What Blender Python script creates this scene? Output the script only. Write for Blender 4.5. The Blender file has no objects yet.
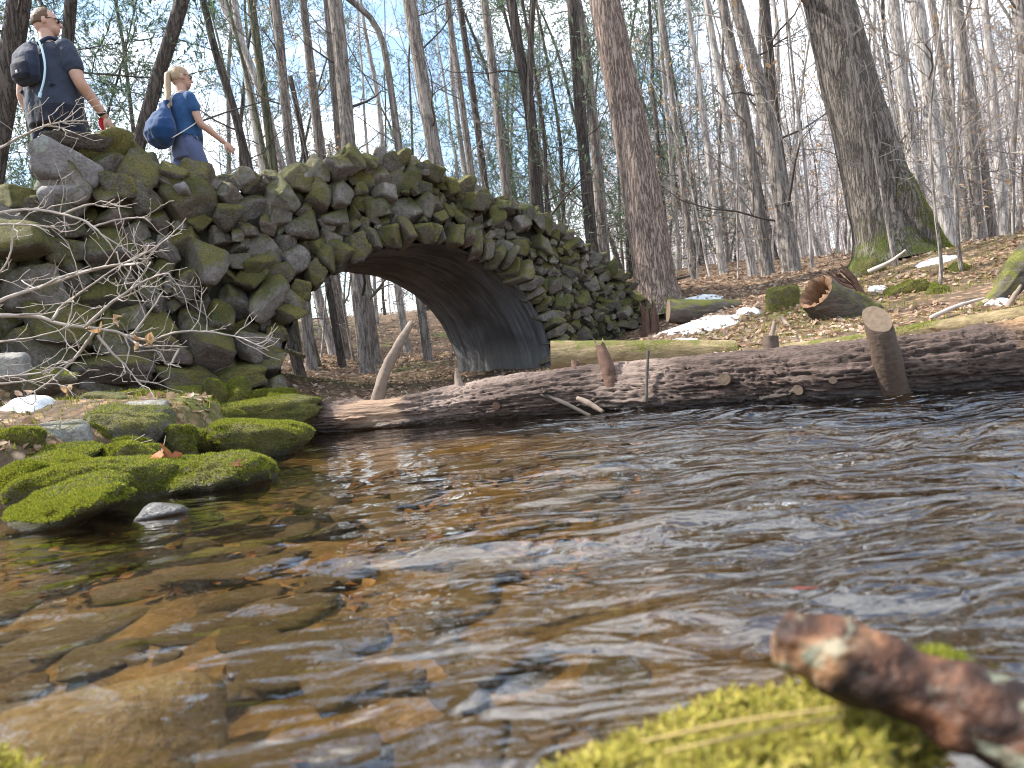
import bpy, bmesh, math, random
import numpy as np
from mathutils import Vector, Matrix

SC = bpy.context.scene
COL = SC.collection
R = random.Random(11)
NR = np.random.default_rng(11)

# ------------------------------------------------------------------ camera model
FPX = 731.0
CAMH = 0.42
PITCH = math.radians(2.51)
ROLL = math.radians(6.0)
cf = np.array([0, math.cos(PITCH), -math.sin(PITCH)])
_r0 = np.array([1.0, 0, 0]); _u0 = np.array([0, math.sin(PITCH), math.cos(PITCH)])
cr = math.cos(ROLL) * _r0 - math.sin(ROLL) * _u0
cu = math.sin(ROLL) * _r0 + math.cos(ROLL) * _u0
CC = np.array([0, 0, CAMH])
def ray(px, py): return cf + (px - 512) / FPX * cr + (384 - py) / FPX * cu
def P(px, py, d): return CC + d * ray(px, py)
def G(px, py, z=0.0):
    q = ray(px, py); return CC + q * ((z - CAMH) / q[2])

# ------------------------------------------------------------------ noise
def _hash(ix, iy, iz):
    h = (ix * 374761393 + iy * 668265263 + iz * 2147483647 * 3 + 12345) & 0xFFFFFFFF
    h = ((h ^ (h >> 13)) * 1274126177) & 0xFFFFFFFF
    h = ((h ^ (h >> 16)) * 2246822519) & 0xFFFFFFFF
    return ((h ^ (h >> 15)) & 0xFFFFFF) / float(0xFFFFFF)
def vnoise(p):
    p = np.asarray(p, float); i = np.floor(p).astype(np.int64); f = p - i
    f = f * f * f * (f * (f * 6 - 15) + 10)
    x, y, z = i[..., 0], i[..., 1], i[..., 2]; out = 0
    for dx in (0, 1):
        wx = f[..., 0] if dx else 1 - f[..., 0]
        for dy in (0, 1):
            wy = f[..., 1] if dy else 1 - f[..., 1]
            for dz in (0, 1):
                wz = f[..., 2] if dz else 1 - f[..., 2]
                out = out + wx * wy * wz * _hash(x + dx, y + dy, z + dz)
    return out * 2 - 1
def fbm(p, oct=4, gain=.5):
    p = np.asarray(p, float); a = 1; s = 0; t = 0
    for k in range(oct):
        s = s + a * vnoise(p * (2.03 ** k) + 17.3 * k); t += a; a *= gain
    return s / t
def sstep(a, b, x):
    t = np.clip((x - a) / (b - a), 0, 1); return t * t * (3 - 2 * t)

# ------------------------------------------------------------------ mesh helpers
class MB:
    """collects vertices and faces"""
    def __init__(s): s.v = []; s.f = []; s.n = 0; s.m = []
    def add(s, v, f, mat=0):
        v = np.asarray(v, float).reshape(-1, 3); s.v.append(v)
        for q in f: s.f.append([i + s.n for i in q])
        s.m.extend([mat] * len(f)); s.n += len(v)
    def addq(s, v, f, mat=0):
        """f as an int array (n,k)"""
        v = np.asarray(v, float).reshape(-1, 3); s.v.append(v)
        s.f.extend((np.asarray(f) + s.n).tolist()); s.m.extend([mat] * len(f)); s.n += len(v)
    def mesh(s, name, mats, smooth=True):
        me = bpy.data.meshes.new(name)
        if s.n:
            me.from_pydata(np.concatenate(s.v).tolist(), [], s.f)
        for m in (mats if isinstance(mats, (list, tuple)) else [mats]): me.materials.append(m)
        if len(s.f):
            me.polygons.foreach_set('use_smooth', [smooth] * len(me.polygons))
            if any(s.m): me.polygons.foreach_set('material_index', s.m)
        me.update()
        return me
    def build(s, name, mats, parent=None, smooth=True):
        o = bpy.data.objects.new(name, s.mesh(name, mats, smooth)); COL.objects.link(o)
        if parent: o.parent = parent
        return o
def tag(o, label=None, cat=None, group=None, kind=None):
    if label: o['label'] = label
    if cat: o['category'] = cat
    if group: o['group'] = group
    if kind: o['kind'] = kind
    return o
def empty(name, loc=(0, 0, 0), rz=0.0):
    o = bpy.data.objects.new(name, None); COL.objects.link(o)
    o.location = [float(c) for c in loc]; o.rotation_euler = (0, 0, rz); o.empty_display_size = .1
    return o
def copy_tree(o, parent=None):
    c = o.copy(); COL.objects.link(c)
    if parent: c.parent = parent
    for ch in o.children: copy_tree(ch, c)
    return c

def tube_arrays(path, rad, sides=6, cap=True, twist=0.0):
    p = np.asarray(path, float); n = len(p); r = np.broadcast_to(np.asarray(rad, float), (n,))
    t = np.gradient(p, axis=0); t /= np.maximum(np.linalg.norm(t, axis=1, keepdims=True), 1e-9)
    ref = np.array([0, 0, 1.0]) if abs(t[0, 2]) < .9 else np.array([1.0, 0, 0])
    u = np.zeros_like(p); c = ref - t[0] * (ref @ t[0]); u[0] = c / np.linalg.norm(c)
    for i in range(1, n):
        c = u[i - 1] - t[i] * (u[i - 1] @ t[i]); u[i] = c / max(np.linalg.norm(c), 1e-9)
    w = np.cross(t, u)
    a = np.arange(sides) * 2 * math.pi / sides + twist
    ring = u[:, None] * np.cos(a)[None, :, None] + w[:, None] * np.sin(a)[None, :, None]
    v = p[:, None] + ring * r[:, None, None]
    i = np.arange(n - 1)[:, None]; j = np.arange(sides)[None]; jn = (j + 1) % sides
    f = np.stack([i * sides + j, i * sides + jn, (i + 1) * sides + jn, (i + 1) * sides + j], -1).reshape(-1, 4)
    v = v.reshape(-1, 3)
    return v, f, ring.reshape(-1, 3)
def add_tube(mb, path, rad, sides=6, cap=True, mat=0, noise=0.0, nscale=20.0):
    v, f, ring = tube_arrays(path, rad, sides)
    if noise:
        v = v + ring * (fbm(v * nscale, 3) * noise)[:, None]
    mb.addq(v, f, mat)
    if cap:
        n = len(path); o = mb.n - len(v)
        mb.f.append([o + k for k in range(sides)][::-1]); mb.m.append(mat)
        mb.f.append([o + (n - 1) * sides + k for k in range(sides)]); mb.m.append(mat)
def smooth_path(pts, n=24):
    """Catmull-Rom resample"""
    p = np.asarray(pts, float); p = np.vstack([2 * p[0] - p[1], p, 2 * p[-1] - p[-2]])
    out = []; segs = len(p) - 3
    for k in range(n):
        t = k / (n - 1) * segs; i = min(int(t), segs - 1); u = t - i
        a, b, c, d = p[i:i + 4]
        out.append(.5 * (2 * b + (c - a) * u + (2 * a - 5 * b + 4 * c - d) * u * u + (3 * b - a - 3 * c + d) * u ** 3))
    return np.array(out)

_ICO = {}
def ico(sub):
    if sub not in _ICO:
        bm = bmesh.new(); bmesh.ops.create_icosphere(bm, subdivisions=sub, radius=1)
        bm.verts.ensure_lookup_table()
        _ICO[sub] = (np.array([v.co[:] for v in bm.verts]), np.array([[v.index for v in f.verts] for f in bm.faces])); bm.free()
    return _ICO[sub]
def rot_rand(rng, amt=1.0):
    a = rng.normal(size=3) * amt; th = np.linalg.norm(a)
    if th < 1e-6: return np.eye(3)
    return np.array(Matrix.Rotation(th, 3, Vector(a / th)))
def rotz(a): c, s = math.cos(a), math.sin(a); return np.array([[c, -s, 0], [s, c, 0], [0, 0, 1.0]])
def rock_unit(seed, sub=3, planes=13, k=14, rough=.05, box=False):
    """angular rounded rock of about unit half-size"""
    rng = np.random.default_rng(seed); v, f = ico(sub)
    n = rng.normal(size=(planes, 3)); n /= np.linalg.norm(n, axis=1, keepdims=True)
    d = rng.uniform(.62, 1.0, planes)
    if box:
        bn = np.array([[1, 0, 0], [-1, 0, 0], [0, 1, 0], [0, -1, 0], [0, 0, 1], [0, 0, -1]], float) + rng.normal(size=(6, 3)) * .22
        bn /= np.linalg.norm(bn, axis=1, keepdims=True)
        ne = max(min(planes - 6, 5), 3); n = np.vstack([bn, n[:ne]]); d = np.concatenate([rng.uniform(.72, .92, 6), rng.uniform(.95, 1.3, ne)])
    ax6 = np.vstack([np.eye(3), -np.eye(3)]); n = np.vstack([n, ax6]); d = np.concatenate([d, np.full(6, 1.25)])
    q = np.maximum(v @ n.T, 0) / d
    r = (q ** k).sum(1) ** (-1.0 / k)
    p = v * r[:, None]
    p = p * (1 + rough * fbm(p * 2.1 + seed * 3.7, 3)[:, None] + rough * .45 * fbm(p * 7 + seed, 2)[:, None])
    return p, f

# ------------------------------------------------------------------ material helpers
class NT:
    def __init__(s, name):
        s.mat = bpy.data.materials.new(name); s.mat.use_nodes = True
        s.t = s.mat.node_tree; s.t.nodes.clear()
        s.out = s.n('ShaderNodeOutputMaterial')
    def n(s, t, **kw):
        x = s.t.nodes.new(t)
        for k, v in kw.items():
            if k.startswith('i_'):
                x.inputs[k[2:].replace('_', ' ')].default_value = v
            else: setattr(x, k, v)
        return x
    def l(s, a, b): s.t.links.new(a, b)
    def coord(s, kind='Object', scale=(1, 1, 1), rot=(0, 0, 0)):
        c = s.n('ShaderNodeTexCoord'); m = s.n('ShaderNodeMapping'); m.inputs['Scale'].default_value = scale
        m.inputs['Rotation'].default_value = rot
        s.l(c.outputs[kind], m.inputs['Vector']); return m.outputs[0]
    def noise(s, vec, scale=5, detail=4, rough=.55, dist=0.0):
        x = s.n('ShaderNodeTexNoise'); x.inputs['Scale'].default_value = scale; x.inputs['Detail'].default_value = detail
        x.inputs['Roughness'].default_value = rough; x.inputs['Distortion'].default_value = dist
        if vec is not None: s.l(vec, x.inputs['Vector'])
        return x.outputs['Fac']
    def voro(s, vec, scale=5, feature='F1', out='Distance', rnd=1.0):
        x = s.n('ShaderNodeTexVoronoi'); x.feature = feature; x.inputs['Scale'].default_value = scale; x.inputs['Randomness'].default_value = rnd
        s.l(vec, x.inputs['Vector']); return x.outputs[out]
    def ramp(s, fac, stops):
        x = s.n('ShaderNodeValToRGB'); e = x.color_ramp.elements
        while len(e) < len(stops): e.new(.5)
        for k, (p, c) in enumerate(stops):
            e[k].position = p; e[k].color = (c, c, c, 1) if isinstance(c, (int, float)) else (*c, 1)
        s.l(fac, x.inputs[0]); return x.outputs[0]
    def mix(s, fac, a, b, mode='MIX'):
        x = s.n('ShaderNodeMix'); x.data_type = 'RGBA'; x.blend_type = mode
        for v, i in ((fac, 0), (a, 6), (b, 7)):
            if hasattr(v, 'links'): s.l(v, x.inputs[i])
            elif i == 0: x.inputs[0].default_value = v
            else: x.inputs[i].default_value = (*v, 1)
        return x.outputs[2]
    def math(s, op, a, b=None, c=None):
        x = s.n('ShaderNodeMath'); x.operation = op
        for k, v in enumerate((a, b, c)):
            if v is None: continue
            if hasattr(v, 'links'): s.l(v, x.inputs[k])
            else: x.inputs[k].default_value = v
        return x.outputs[0]
    def bump(s, h, strength=.5, dist=.02, normal=None):
        x = s.n('ShaderNodeBump'); x.inputs['Strength'].default_value = strength; x.inputs['Distance'].default_value = dist
        s.l(h, x.inputs['Height'])
        if normal is not None: s.l(normal, x.inputs['Normal'])
        return x.outputs[0]
    def bsdf(s, color, rough=.8, normal=None, spec=.3, **kw):
        x = s.n('ShaderNodeBsdfPrincipled')
        for v, i in ((color, 'Base Color'), (rough, 'Roughness'), (spec, 'Specular IOR Level')):
            if hasattr(v, 'links'): s.l(v, x.inputs[i])
            elif i == 'Base Color': x.inputs[i].default_value = (*v, 1)
            else: x.inputs[i].default_value = v
        if normal is not None: s.l(normal, x.inputs['Normal'])
        for k, v in kw.items(): x.inputs[k].default_value = v
        s.l(x.outputs[0], s.out.inputs['Surface']); return x
    def normz(s):
        g = s.n('ShaderNodeNewGeometry'); x = s.n('ShaderNodeSeparateXYZ'); s.l(g.outputs['Normal'], x.inputs[0]); return x.outputs[2]
    def pos(s):
        g = s.n('ShaderNodeNewGeometry'); x = s.n('ShaderNodeSeparateXYZ'); s.l(g.outputs['Position'], x.inputs[0]); return x.outputs
    def island(s):
        return s.n('ShaderNodeNewGeometry').outputs['Random Per Island']
    def objrand(s): return s.n('ShaderNodeObjectInfo').outputs['Random']

def plain(name, col, rough=.8, var=.15, scale=30, bump=.2, spec=.3):
    m = NT(name); v = m.coord(); nz = m.noise(v, scale, 4)
    c = m.mix(nz, [x * (1 - var * 1.6) for x in col], [min(1, x * (1 + var * 1.6)) for x in col])
    m.bsdf(c, rough, m.bump(nz, bump, .01), spec); return m.mat

def bark_mat(name, dark, light, fissure=22, stretch=.12, moss=0.0, bumpd=.02, lichen=0.0, var=.4):
    m = NT(name); v = m.coord('Object', (1, 1, stretch)); v2 = m.coord('Object', (1, 1, stretch * .8))
    a = m.noise(v, fissure, 5, .65, .15); rdg = m.math('ABSOLUTE', m.math('SUBTRACT', m.noise(v2, fissure * .9, 3, .6, .2), .5)); fine = m.noise(m.coord('Object', (1, 1, .5)), fissure * 4, 4, .65)
    crack = m.ramp(rdg, [(.0, 0.), (.09, 1.)])
    h = m.math('ADD', m.math('ADD', m.math('MULTIPLY', a, .6), m.math('MULTIPLY', crack, .4)), m.math('MULTIPLY', fine, .3))
    big = m.noise(m.coord('Object', (1, 1, .5)), 1.9, 4)
    c = m.mix(m.ramp(h, [(.45, 0.), (.95, 1.)]), dark, light)
    c = m.mix(m.math('MULTIPLY', m.ramp(big, [(.35, 0.), (.7, 1.)]), var), c, [x * .55 for x in light])
    c = m.mix(m.math('MULTIPLY', m.ramp(fine, [(.5, 0.), (.75, 1.)]), .35), c, [min(1, x * 1.35) for x in light])
    if lichen:
        c = m.mix(m.math('MULTIPLY', m.ramp(m.noise(m.coord('Object'), 9, 6, .65), [(.55, 0.), (.64, 1.)]), lichen), c, (.3, .33, .28))
    if moss:
        sx = m.n('ShaderNodeSeparateXYZ'); m.l(m.n('ShaderNodeTexCoord').outputs['Object'], sx.inputs[0])
        k = m.math('SUBTRACT', m.math('ADD', m.noise(m.coord('Object'), 5, 6, .65), .1), m.math('MULTIPLY', sx.outputs[2], moss))
        c = m.mix(m.ramp(k, [(.40, 0.), (.62, 1.)]), c, m.mix(m.noise(m.coord('Object'), 60, 3), (.04, .055, .014), (.15, .16, .04)))
    m.bsdf(c, .9, m.bump(h, 1.0, bumpd), .2); return m.mat

M = {}
M['bark_gray'] = bark_mat('bark_gray', (.07, .058, .05), (.30, .26, .235), 18, .14, lichen=.35)
M['bark_pale'] = bark_mat('bark_pale', (.16, .14, .13), (.48, .44, .415), 14, .16, lichen=.4)
M['bark_dark'] = bark_mat('bark_dark', (.022, .018, .016), (.12, .1, .088), 20, .12)
M['bark_pine'] = bark_mat('bark_pine', (.07, .05, .042), (.37, .285, .24), 34, .15, moss=.8, bumpd=.03, var=.2)
M['bark_oak'] = bark_mat('bark_oak', (.035, .028, .023), (.22, .19, .168), 24, .16, moss=.55, bumpd=.04, var=.5)
M['bark_mossy'] = bark_mat('bark_mossy', (.04, .04, .025), (.17, .17, .11), 18, .12)
M['twig_dark'] = plain('twig_dark', (.075, .062, .055), .9)
M['twig_gray'] = plain('twig_gray', (.2, .175, .16), .9)
M['twig_pale'] = plain('twig_pale', (.36, .31, .27), .85, .25, 14)

def leaf_mat(name, cols, trans=.35, rough=.6):
    m = NT(name); i = m.island()
    st = [(k / (len(cols) - 1) if len(cols) > 1 else 0, c) for k, c in enumerate(cols)]
    c = m.ramp(i, st)
    p = m.bsdf(c, rough, None, .25)
    t = m.n('ShaderNodeBsdfTranslucent'); m.l(c, t.inputs[0])
    mx = m.n('ShaderNodeMixShader'); mx.inputs[0].default_value = trans
    m.l(p.outputs[0], mx.inputs[1]); m.l(t.outputs[0], mx.inputs[2]); m.l(mx.outputs[0], m.out.inputs['Surface'])
    return m.mat
M['hemlock_leaf'] = leaf_mat('hemlock_leaf', [(.07, .12, .075), (.11, .16, .095), (.15, .2, .12), (.1, .15, .115)], .5)
M['litter_leaf'] = leaf_mat('litter_leaf', [(.17, .10, .065), (.29, .19, .125), (.38, .27, .19), (.46, .36, .28), (.22, .13, .09), (.35, .22, .14), (.42, .33, .26)], .25)
M['tan_leaf'] = leaf_mat('tan_leaf', [(.38, .24, .12), (.5, .35, .2), (.45, .27, .13)], .4)
M['red_leaf'] = leaf_mat('red_leaf', [(.14, .03, .025), (.2, .06, .04)], .2)
M['straw'] = leaf_mat('straw', [(.32, .23, .09), (.36, .26, .11)], .1)
M['orange_leaf'] = leaf_mat('orange_leaf', [(.42, .14, .04), (.35, .12, .05), (.5, .22, .08)], .35)
M['sunk_leaf'] = leaf_mat('sunk_leaf', [(.13, .065, .025), (.2, .1, .035), (.1, .055, .028), (.25, .16, .07)], .1)
M['moss_blade'] = leaf_mat('moss_blade', [(.09, .125, .012), (.16, .19, .018), (.25, .265, .03), (.34, .32, .05)], .4, .7)
M['moss_bright'] = leaf_mat('moss_bright', [(.16, .18, .03), (.33, .31, .05), (.48, .42, .08), (.26, .2, .07), (.56, .48, .13)], .45, .7)

def stone_mat(name, cols, moss=.5, dark=1.0, mossz=.15, wetz=None, lichen=.5, per='island', nscale=1.0):
    """stone with colour per stone, lichen blotches, moss in patches that favour the faces turned up"""
    m = NT(name); rnd = m.island() if per == 'island' else m.objrand()
    v = m.coord('Object')
    c = m.ramp(rnd, [((k + .5) / len(cols), c) for k, c in enumerate(cols)])
    n1 = m.noise(v, 9 * nscale, 7, .65); n2 = m.noise(v, 48 * nscale, 5, .7); n3 = m.noise(v, 2.7 * nscale, 6, .68, .5); n4 = m.noise(v, 17 * nscale, 6, .7, .6)
    c = m.mix(m.ramp(n1, [(.32, 0.), (.7, 1.)]), m.mix(.55, c, (.05, .042, .038)), c)
    c = m.mix(m.ramp(n2, [(.38, 0.), (.68, .8)]), c, m.mix(.5, c, (.40, .37, .35)))
    c = m.mix(m.math('MULTIPLY', m.ramp(n4, [(.52, 0.), (.68, 1.)]), .5), c, (.06, .045, .035))
    if lichen:
        c = m.mix(m.math('MULTIPLY', m.ramp(m.noise(v, 7.3 * nscale, 6, .7, .5), [(.55, 0.), (.66, 1.)]), lichen), c, (.27, .31, .26))
    h = m.math('ADD', m.math('ADD', m.math('MULTIPLY', n1, 1.0), m.math('MULTIPLY', n2, .6)), m.math('MULTIPLY', n4, .6))
    if moss:
        k = m.math('ADD', m.math('MULTIPLY', m.normz(), .20), m.math('ADD', m.math('MULTIPLY', n3, .75), m.math('ADD', m.math('MULTIPLY', n4, .3), m.math('MULTIPLY', n2, .2))))
        k = m.math('ADD', k, m.math('MULTIPLY', m.math('SUBTRACT', rnd, .5), .22 if moss < 1.1 else 0.0))
        k = m.ramp(k, [(.90 - moss * .42, 0.), (1.12 - moss * .42, 1.)])
        mc = m.mix(m.ramp(m.noise(v, 80, 4, .7), [(.3, 0.), (.7, 1.)]), (.02, .028, .008), (.13, .13, .035))
        mc2 = m.mix(m.ramp(m.noise(v, 60, 4, .7), [(.3, 0.), (.7, 1.)]), (.07, .06, .018), (.24, .21, .06))
        mc = m.mix(m.ramp(m.noise(v, 2.3, 4, .6), [(.4, 0.), (.65, 1.)]), mc, mc2)
        c = m.mix(k, c, mc)
        h = m.math('ADD', h, m.math('MULTIPLY', m.math('MULTIPLY', k, m.noise(v, 110, 4, .7)), 1.4))
    rough = .85
    if wetz is not None:
        z = m.pos()[2]; w = m.ramp(m.math('ADD', z, m.math('MULTIPLY', n1, .03)), [(wetz, 1.), (wetz + .05, 0.)])
        c = m.mix(w, c, m.mix(.7, c, (.01, .008, .006)))
        rough = m.math('SUBTRACT', .85, m.math('MULTIPLY', w, .55))
    m.bsdf(c, rough, m.bump(h, 1.0, .018), .35); return m.mat
STONES = [(.13, .115, .105), (.2, .175, .16), (.08, .066, .056), (.26, .235, .215), (.15, .108, .095), (.075, .067, .063), (.17, .145, .105), (.16, .147, .147), (.105, .093, .08)]
M['bridge_stone'] = stone_mat('bridge_stone', STONES, moss=.9)
M['coping'] = stone_mat('coping', STONES, moss=.88, per='obj')
M['grey_boulder'] = stone_mat('grey_boulder', [(.19, .175, .178), (.22, .205, .21)], moss=.1, per='obj', lichen=.8)
M['bank_stone'] = stone_mat('bank_stone', [(.16, .14, .115), (.2, .175, .15), (.13, .115, .09)], moss=1.05, wetz=.02, per='obj')
M['pale_stone'] = stone_mat('pale_stone', [(.25, .24, .22), (.3, .29, .265)], moss=.22, wetz=.02, per='obj', lichen=.7)
M['moss_stone'] = stone_mat('moss_stone', [(.12, .11, .09), (.16, .14, .11)], moss=1.5, wetz=.035, per='obj')
M['wet_stone'] = stone_mat('wet_stone', [(.05, .045, .04)], moss=0, wetz=.2, per='obj', lichen=0)
M['bed_stone'] = stone_mat('bed_stone', [(.13, .095, .05), (.19, .14, .08), (.075, .062, .036), (.21, .165, .1), (.115, .1, .055), (.15, .115, .062)], moss=0, per='obj', lichen=.25)
# ------------------------------------------------------------------ bridge frame: s along the face, w into the bridge
BA = P(275, 375, 6.5)[:2]; BB = P(546, 380, 8.4)[:2]
SPAN = float(np.linalg.norm(BB - BA)); bd = (BB - BA) / SPAN; bn = np.array([-bd[1], bd[0]])
BW = 1.95
def BP(s, w, z):
    q = BA + bd * s + bn * w; return np.array([q[0], q[1], z])
def to_sw(x, y):
    dx = x - BA[0]; dy = y - BA[1]; return dx * bd[0] + dy * bd[1], dx * bn[0] + dy * bn[1]
BROT = math.atan2(bd[1], bd[0])
TOPK = [(-4.0, 1.98), (-1.85, 1.95), (-1.66, 2.0), (-1.44, 2.2), (-1.26, 2.36), (-.94, 2.4), (-.68, 2.29), (-.4, 2.21), (-.17, 2.19), (.2, 2.26), (.6, 2.36), (.93, 2.46), (1.53, 2.5), (1.86, 2.4), (2.47, 2.23), (3.28, 1.96), (4.19, 1.52), (4.75, 1.08), (4.95, .8), (5.2, .6)]
DECK = [(-4, 1.86), (-1.5, 1.9), (0, 1.92), (1.6, 2.02), (2.5, 1.84), (3.3, 1.55), (4.2, 1.15), (5.0, .92), (6, .9)]
def top_z(s): return np.interp(s, *zip(*TOPK))
def deck_z(s): return np.interp(s, *zip(*DECK))
AC, AR, ARISE, ASPR = 1.62, 1.6, 1.37, .25      # arch centre, half span, rise above springing, springing height
def arch_z(s):
    q = np.clip(1 - ((np.asarray(s, float) - AC) / AR) ** 2, 0, 1)
    return np.where(np.abs(np.asarray(s) - AC) < AR, ASPR + ARISE * np.sqrt(q), -9)

# ------------------------------------------------------------------ terrain
CTRL = []
def cp(px, py, d): CTRL.append(tuple(P(px, py, d)))
def cw(x, y, z): CTRL.append((x, y, z))
def cs(s, w, z): CTRL.append(tuple(BP(s, w, z)))
cp(330, 402, 6.4); cp(400, 396, 6.6); cp(480, 392, 6.4); cp(420, 388, 9.5); cp(350, 352, 16); cp(300, 352, 15); cp(440, 352, 17)
cs(0, -.25, .2); cs(-.6, -.3, .22); cs(-.3, -.6, .2); cs(1.6, .9, .22); cs(3.1, .9, .2); cs(3.3, -.3, .2); cs(4.2, -.3, .38); cs(4.9, -.1, .6)
cp(620, 350, 6.2); cp(655, 335, 7.4); cp(700, 318, 7.8); cp(655, 288, 10); cp(760, 300, 9); cp(735, 285, 11)
cp(880, 258, 9.2); cp(945, 252, 9.2); cp(1000, 250, 8.6); cp(1024, 300, 5.2); cp(850, 325, 5.6); cp(930, 318, 5.0); cp(940, 285, 6.6); cp(1015, 270, 6.6)
cp(800, 345, 4.9); cp(700, 355, 5.4)
cw(3.4, 4.2, .35); cw(5, 4.2, .7); cw(7, 4.0, .9); cw(8, 7, 1.2); cw(5.6, 7.6, 1.15)
cp(690, 268, 20); cp(850, 264, 22); cp(1000, 252, 24); cp(512, 300, 25); cp(300, 322, 28)
cs(-3, 1, 1.9); cs(-5.5, 1, 1.95); cs(-9, 1, 2.1); cs(-1.2, .9, 1.2); cs(-2.3, .5, 1.7); cs(-3.2, .3, 1.75); cs(-1.6, -.3, .34); cs(-2.4, -.35, .55); cs(-3.0, -1.0, .7); cs(-2.4, 2.6, 1.5); cs(-.5, 2.6, .8); cs(5.3, .9, .95); cs(7, 1, 1.05); cs(9, 1, 1.2)
cp(30, 408, 4.1); cp(100, 402, 4.6); cp(10, 440, 3.4); cp(150, 405, 4.9); cw(-3.4, 3.2, .5); cw(-3.2, 1.5, .5); cw(-4.2, 3.6, .7); cw(-5, 1, 1.1); cw(-5, -4, 1); cw(-6, 4, 1.5)
cw(0, -.4, .14); cw(1.5, -.4, .15); cw(-1.5, -.4, .16); cw(3, -.3, .2); cw(0, -3, .3); cw(4, -4, .4)
cw(-14, 14, 2.6); cw(-10, 24, 2.4); cw(0, 40, 3); cw(15, 40, 3.4); cw(25, 20, 2.4); cw(-25, 30, 4); cw(14, 4, 1.5); cw(-14, 0, 2); cw(0, 75, 5); cw(45, 70, 8.5); cw(-45, 70, 7); cw(70, 10, 10); cw(-60, 0, 6); cw(0, -40, 2); cw(50, -40, 4); cw(-50, -40, 4); cw(60, 110, 10); cw(-60, 110, 10); cw(0, 110, 8)
CT = np.array(CTRL)
def _tps(r2): return np.where(r2 > 1e-12, .5 * r2 * np.log(np.maximum(r2, 1e-12)), 0)
def _solve():
    n = len(CT); K = _tps(((CT[:, None, :2] - CT[None, :, :2]) ** 2).sum(-1)) + np.eye(n) * .02
    Pm = np.hstack([np.ones((n, 1)), CT[:, :2]]); A = np.zeros((n + 3, n + 3)); A[:n, :n] = K; A[:n, n:] = Pm; A[n:, :n] = Pm.T
    return np.linalg.solve(A, np.concatenate([CT[:, 2], np.zeros(3)]))
TW = _solve()
STREAM = np.array([(-1.85, 5.25), (-1.6, 4.6), (-1.75, 3.9), (-2.05, 3.1), (-2.6, 2.3), (-2.9, 1.2), (-3.0, .35), (-1, .3), (0, .42), (.8, .4), (3, .3), (14, .2), (14, 2.6), (5, 3.2), (2.6, 3.85), (.8, 4.5), (-.8, 5.05)])
def stream_sd(x, y):
    """signed distance to the stream outline, negative inside"""
    a = STREAM; b = np.roll(STREAM, -1, 0); d = np.full(np.shape(x), 1e9); ins = np.zeros(np.shape(x), bool)
    for p, q in zip(a, b):
        ex, ey = q - p; wx, wy = x - p[0], y - p[1]
        t = np.clip((wx * ex + wy * ey) / (ex * ex + ey * ey), 0, 1)
        d = np.minimum(d, (wx - t * ex) ** 2 + (wy - t * ey) ** 2)
        c = ((p[1] > y) != (q[1] > y)) & (x < (q[0] - p[0]) * (y - p[1]) / (q[1] - p[1] + 1e-12) + p[0]); ins ^= c
    d = np.sqrt(d); return np.where(ins, -d, d)
def terr(x, y, detail=True):
    x = np.atleast_1d(np.asarray(x, float)); y = np.atleast_1d(np.asarray(y, float)); sh = x.shape
    x = x.ravel(); y = y.ravel(); z = np.empty(len(x))
    for i in range(0, len(x), 20000):
        xx, yy = x[i:i + 20000], y[i:i + 20000]
        r2 = (xx[:, None] - CT[None, :, 0]) ** 2 + (yy[:, None] - CT[None, :, 1]) ** 2
        z[i:i + 20000] = _tps(r2) @ TW[:-3] + TW[-3] + TW[-2] * xx + TW[-1] * yy
    dist = np.hypot(x, y)
    z = np.clip(z, .06, 30)
    p = np.stack([x, y, np.zeros_like(x)], -1)
    if detail: z = z + fbm(p * .9, 4) * .06 + fbm(p * 3.5 + 9, 3) * .025
    z = np.maximum(z, .05)
    sd = stream_sd(x, y)
    bed = -.10 - .10 * sstep(0, 1.0, -sd) + fbm(p * 1.8 + 4, 3) * .05
    k = sstep(-.12, .3, sd)
    return (bed * (1 - k) + z * k).reshape(sh)
def tz(x, y): return float(terr([x], [y])[0])
def TR(px, py, dmin=2.0, dmax=70, off=0.0):
    """first meeting of a view ray with the ground"""
    d = np.concatenate([np.arange(dmin, 14, .03), np.arange(14, dmax, .2)]); q = CC + d[:, None] * ray(px, py)
    below = q[:, 2] < terr(q[:, 0], q[:, 1]) + off
    i = int(np.argmax(below)) if below.any() else len(d) - 1
    return q[i], float(d[i])
def nonuni(lo, hi, flo, fhi, step, grow=1.09):
    out = list(np.arange(flo, fhi + 1e-6, step)); s = step
    x = out[-1]
    while x < hi: s *= grow; x += s; out.append(min(x, hi))
    s = step; x = out[0]; pre = []
    while x > lo: s *= grow; x -= s; pre.append(max(x, lo))
    return np.array(pre[::-1] + out)
gx = nonuni(-160, 160, -4.5, 6.5, .07); gy = nonuni(-60, 190, 0.0, 12.0, .07)
GX, GY = np.meshgrid(gx, gy); GZ = terr(GX, GY)
nx, ny = len(gx), len(gy)
ii, jj = np.meshgrid(np.arange(ny - 1), np.arange(nx - 1), indexing='ij')
gf = np.stack([ii * nx + jj, ii * nx + jj + 1, (ii + 1) * nx + jj + 1, (ii + 1) * nx + jj], -1).reshape(-1, 4)
mb = MB(); mb.addq(np.stack([GX, GY, GZ], -1), gf)
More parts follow.
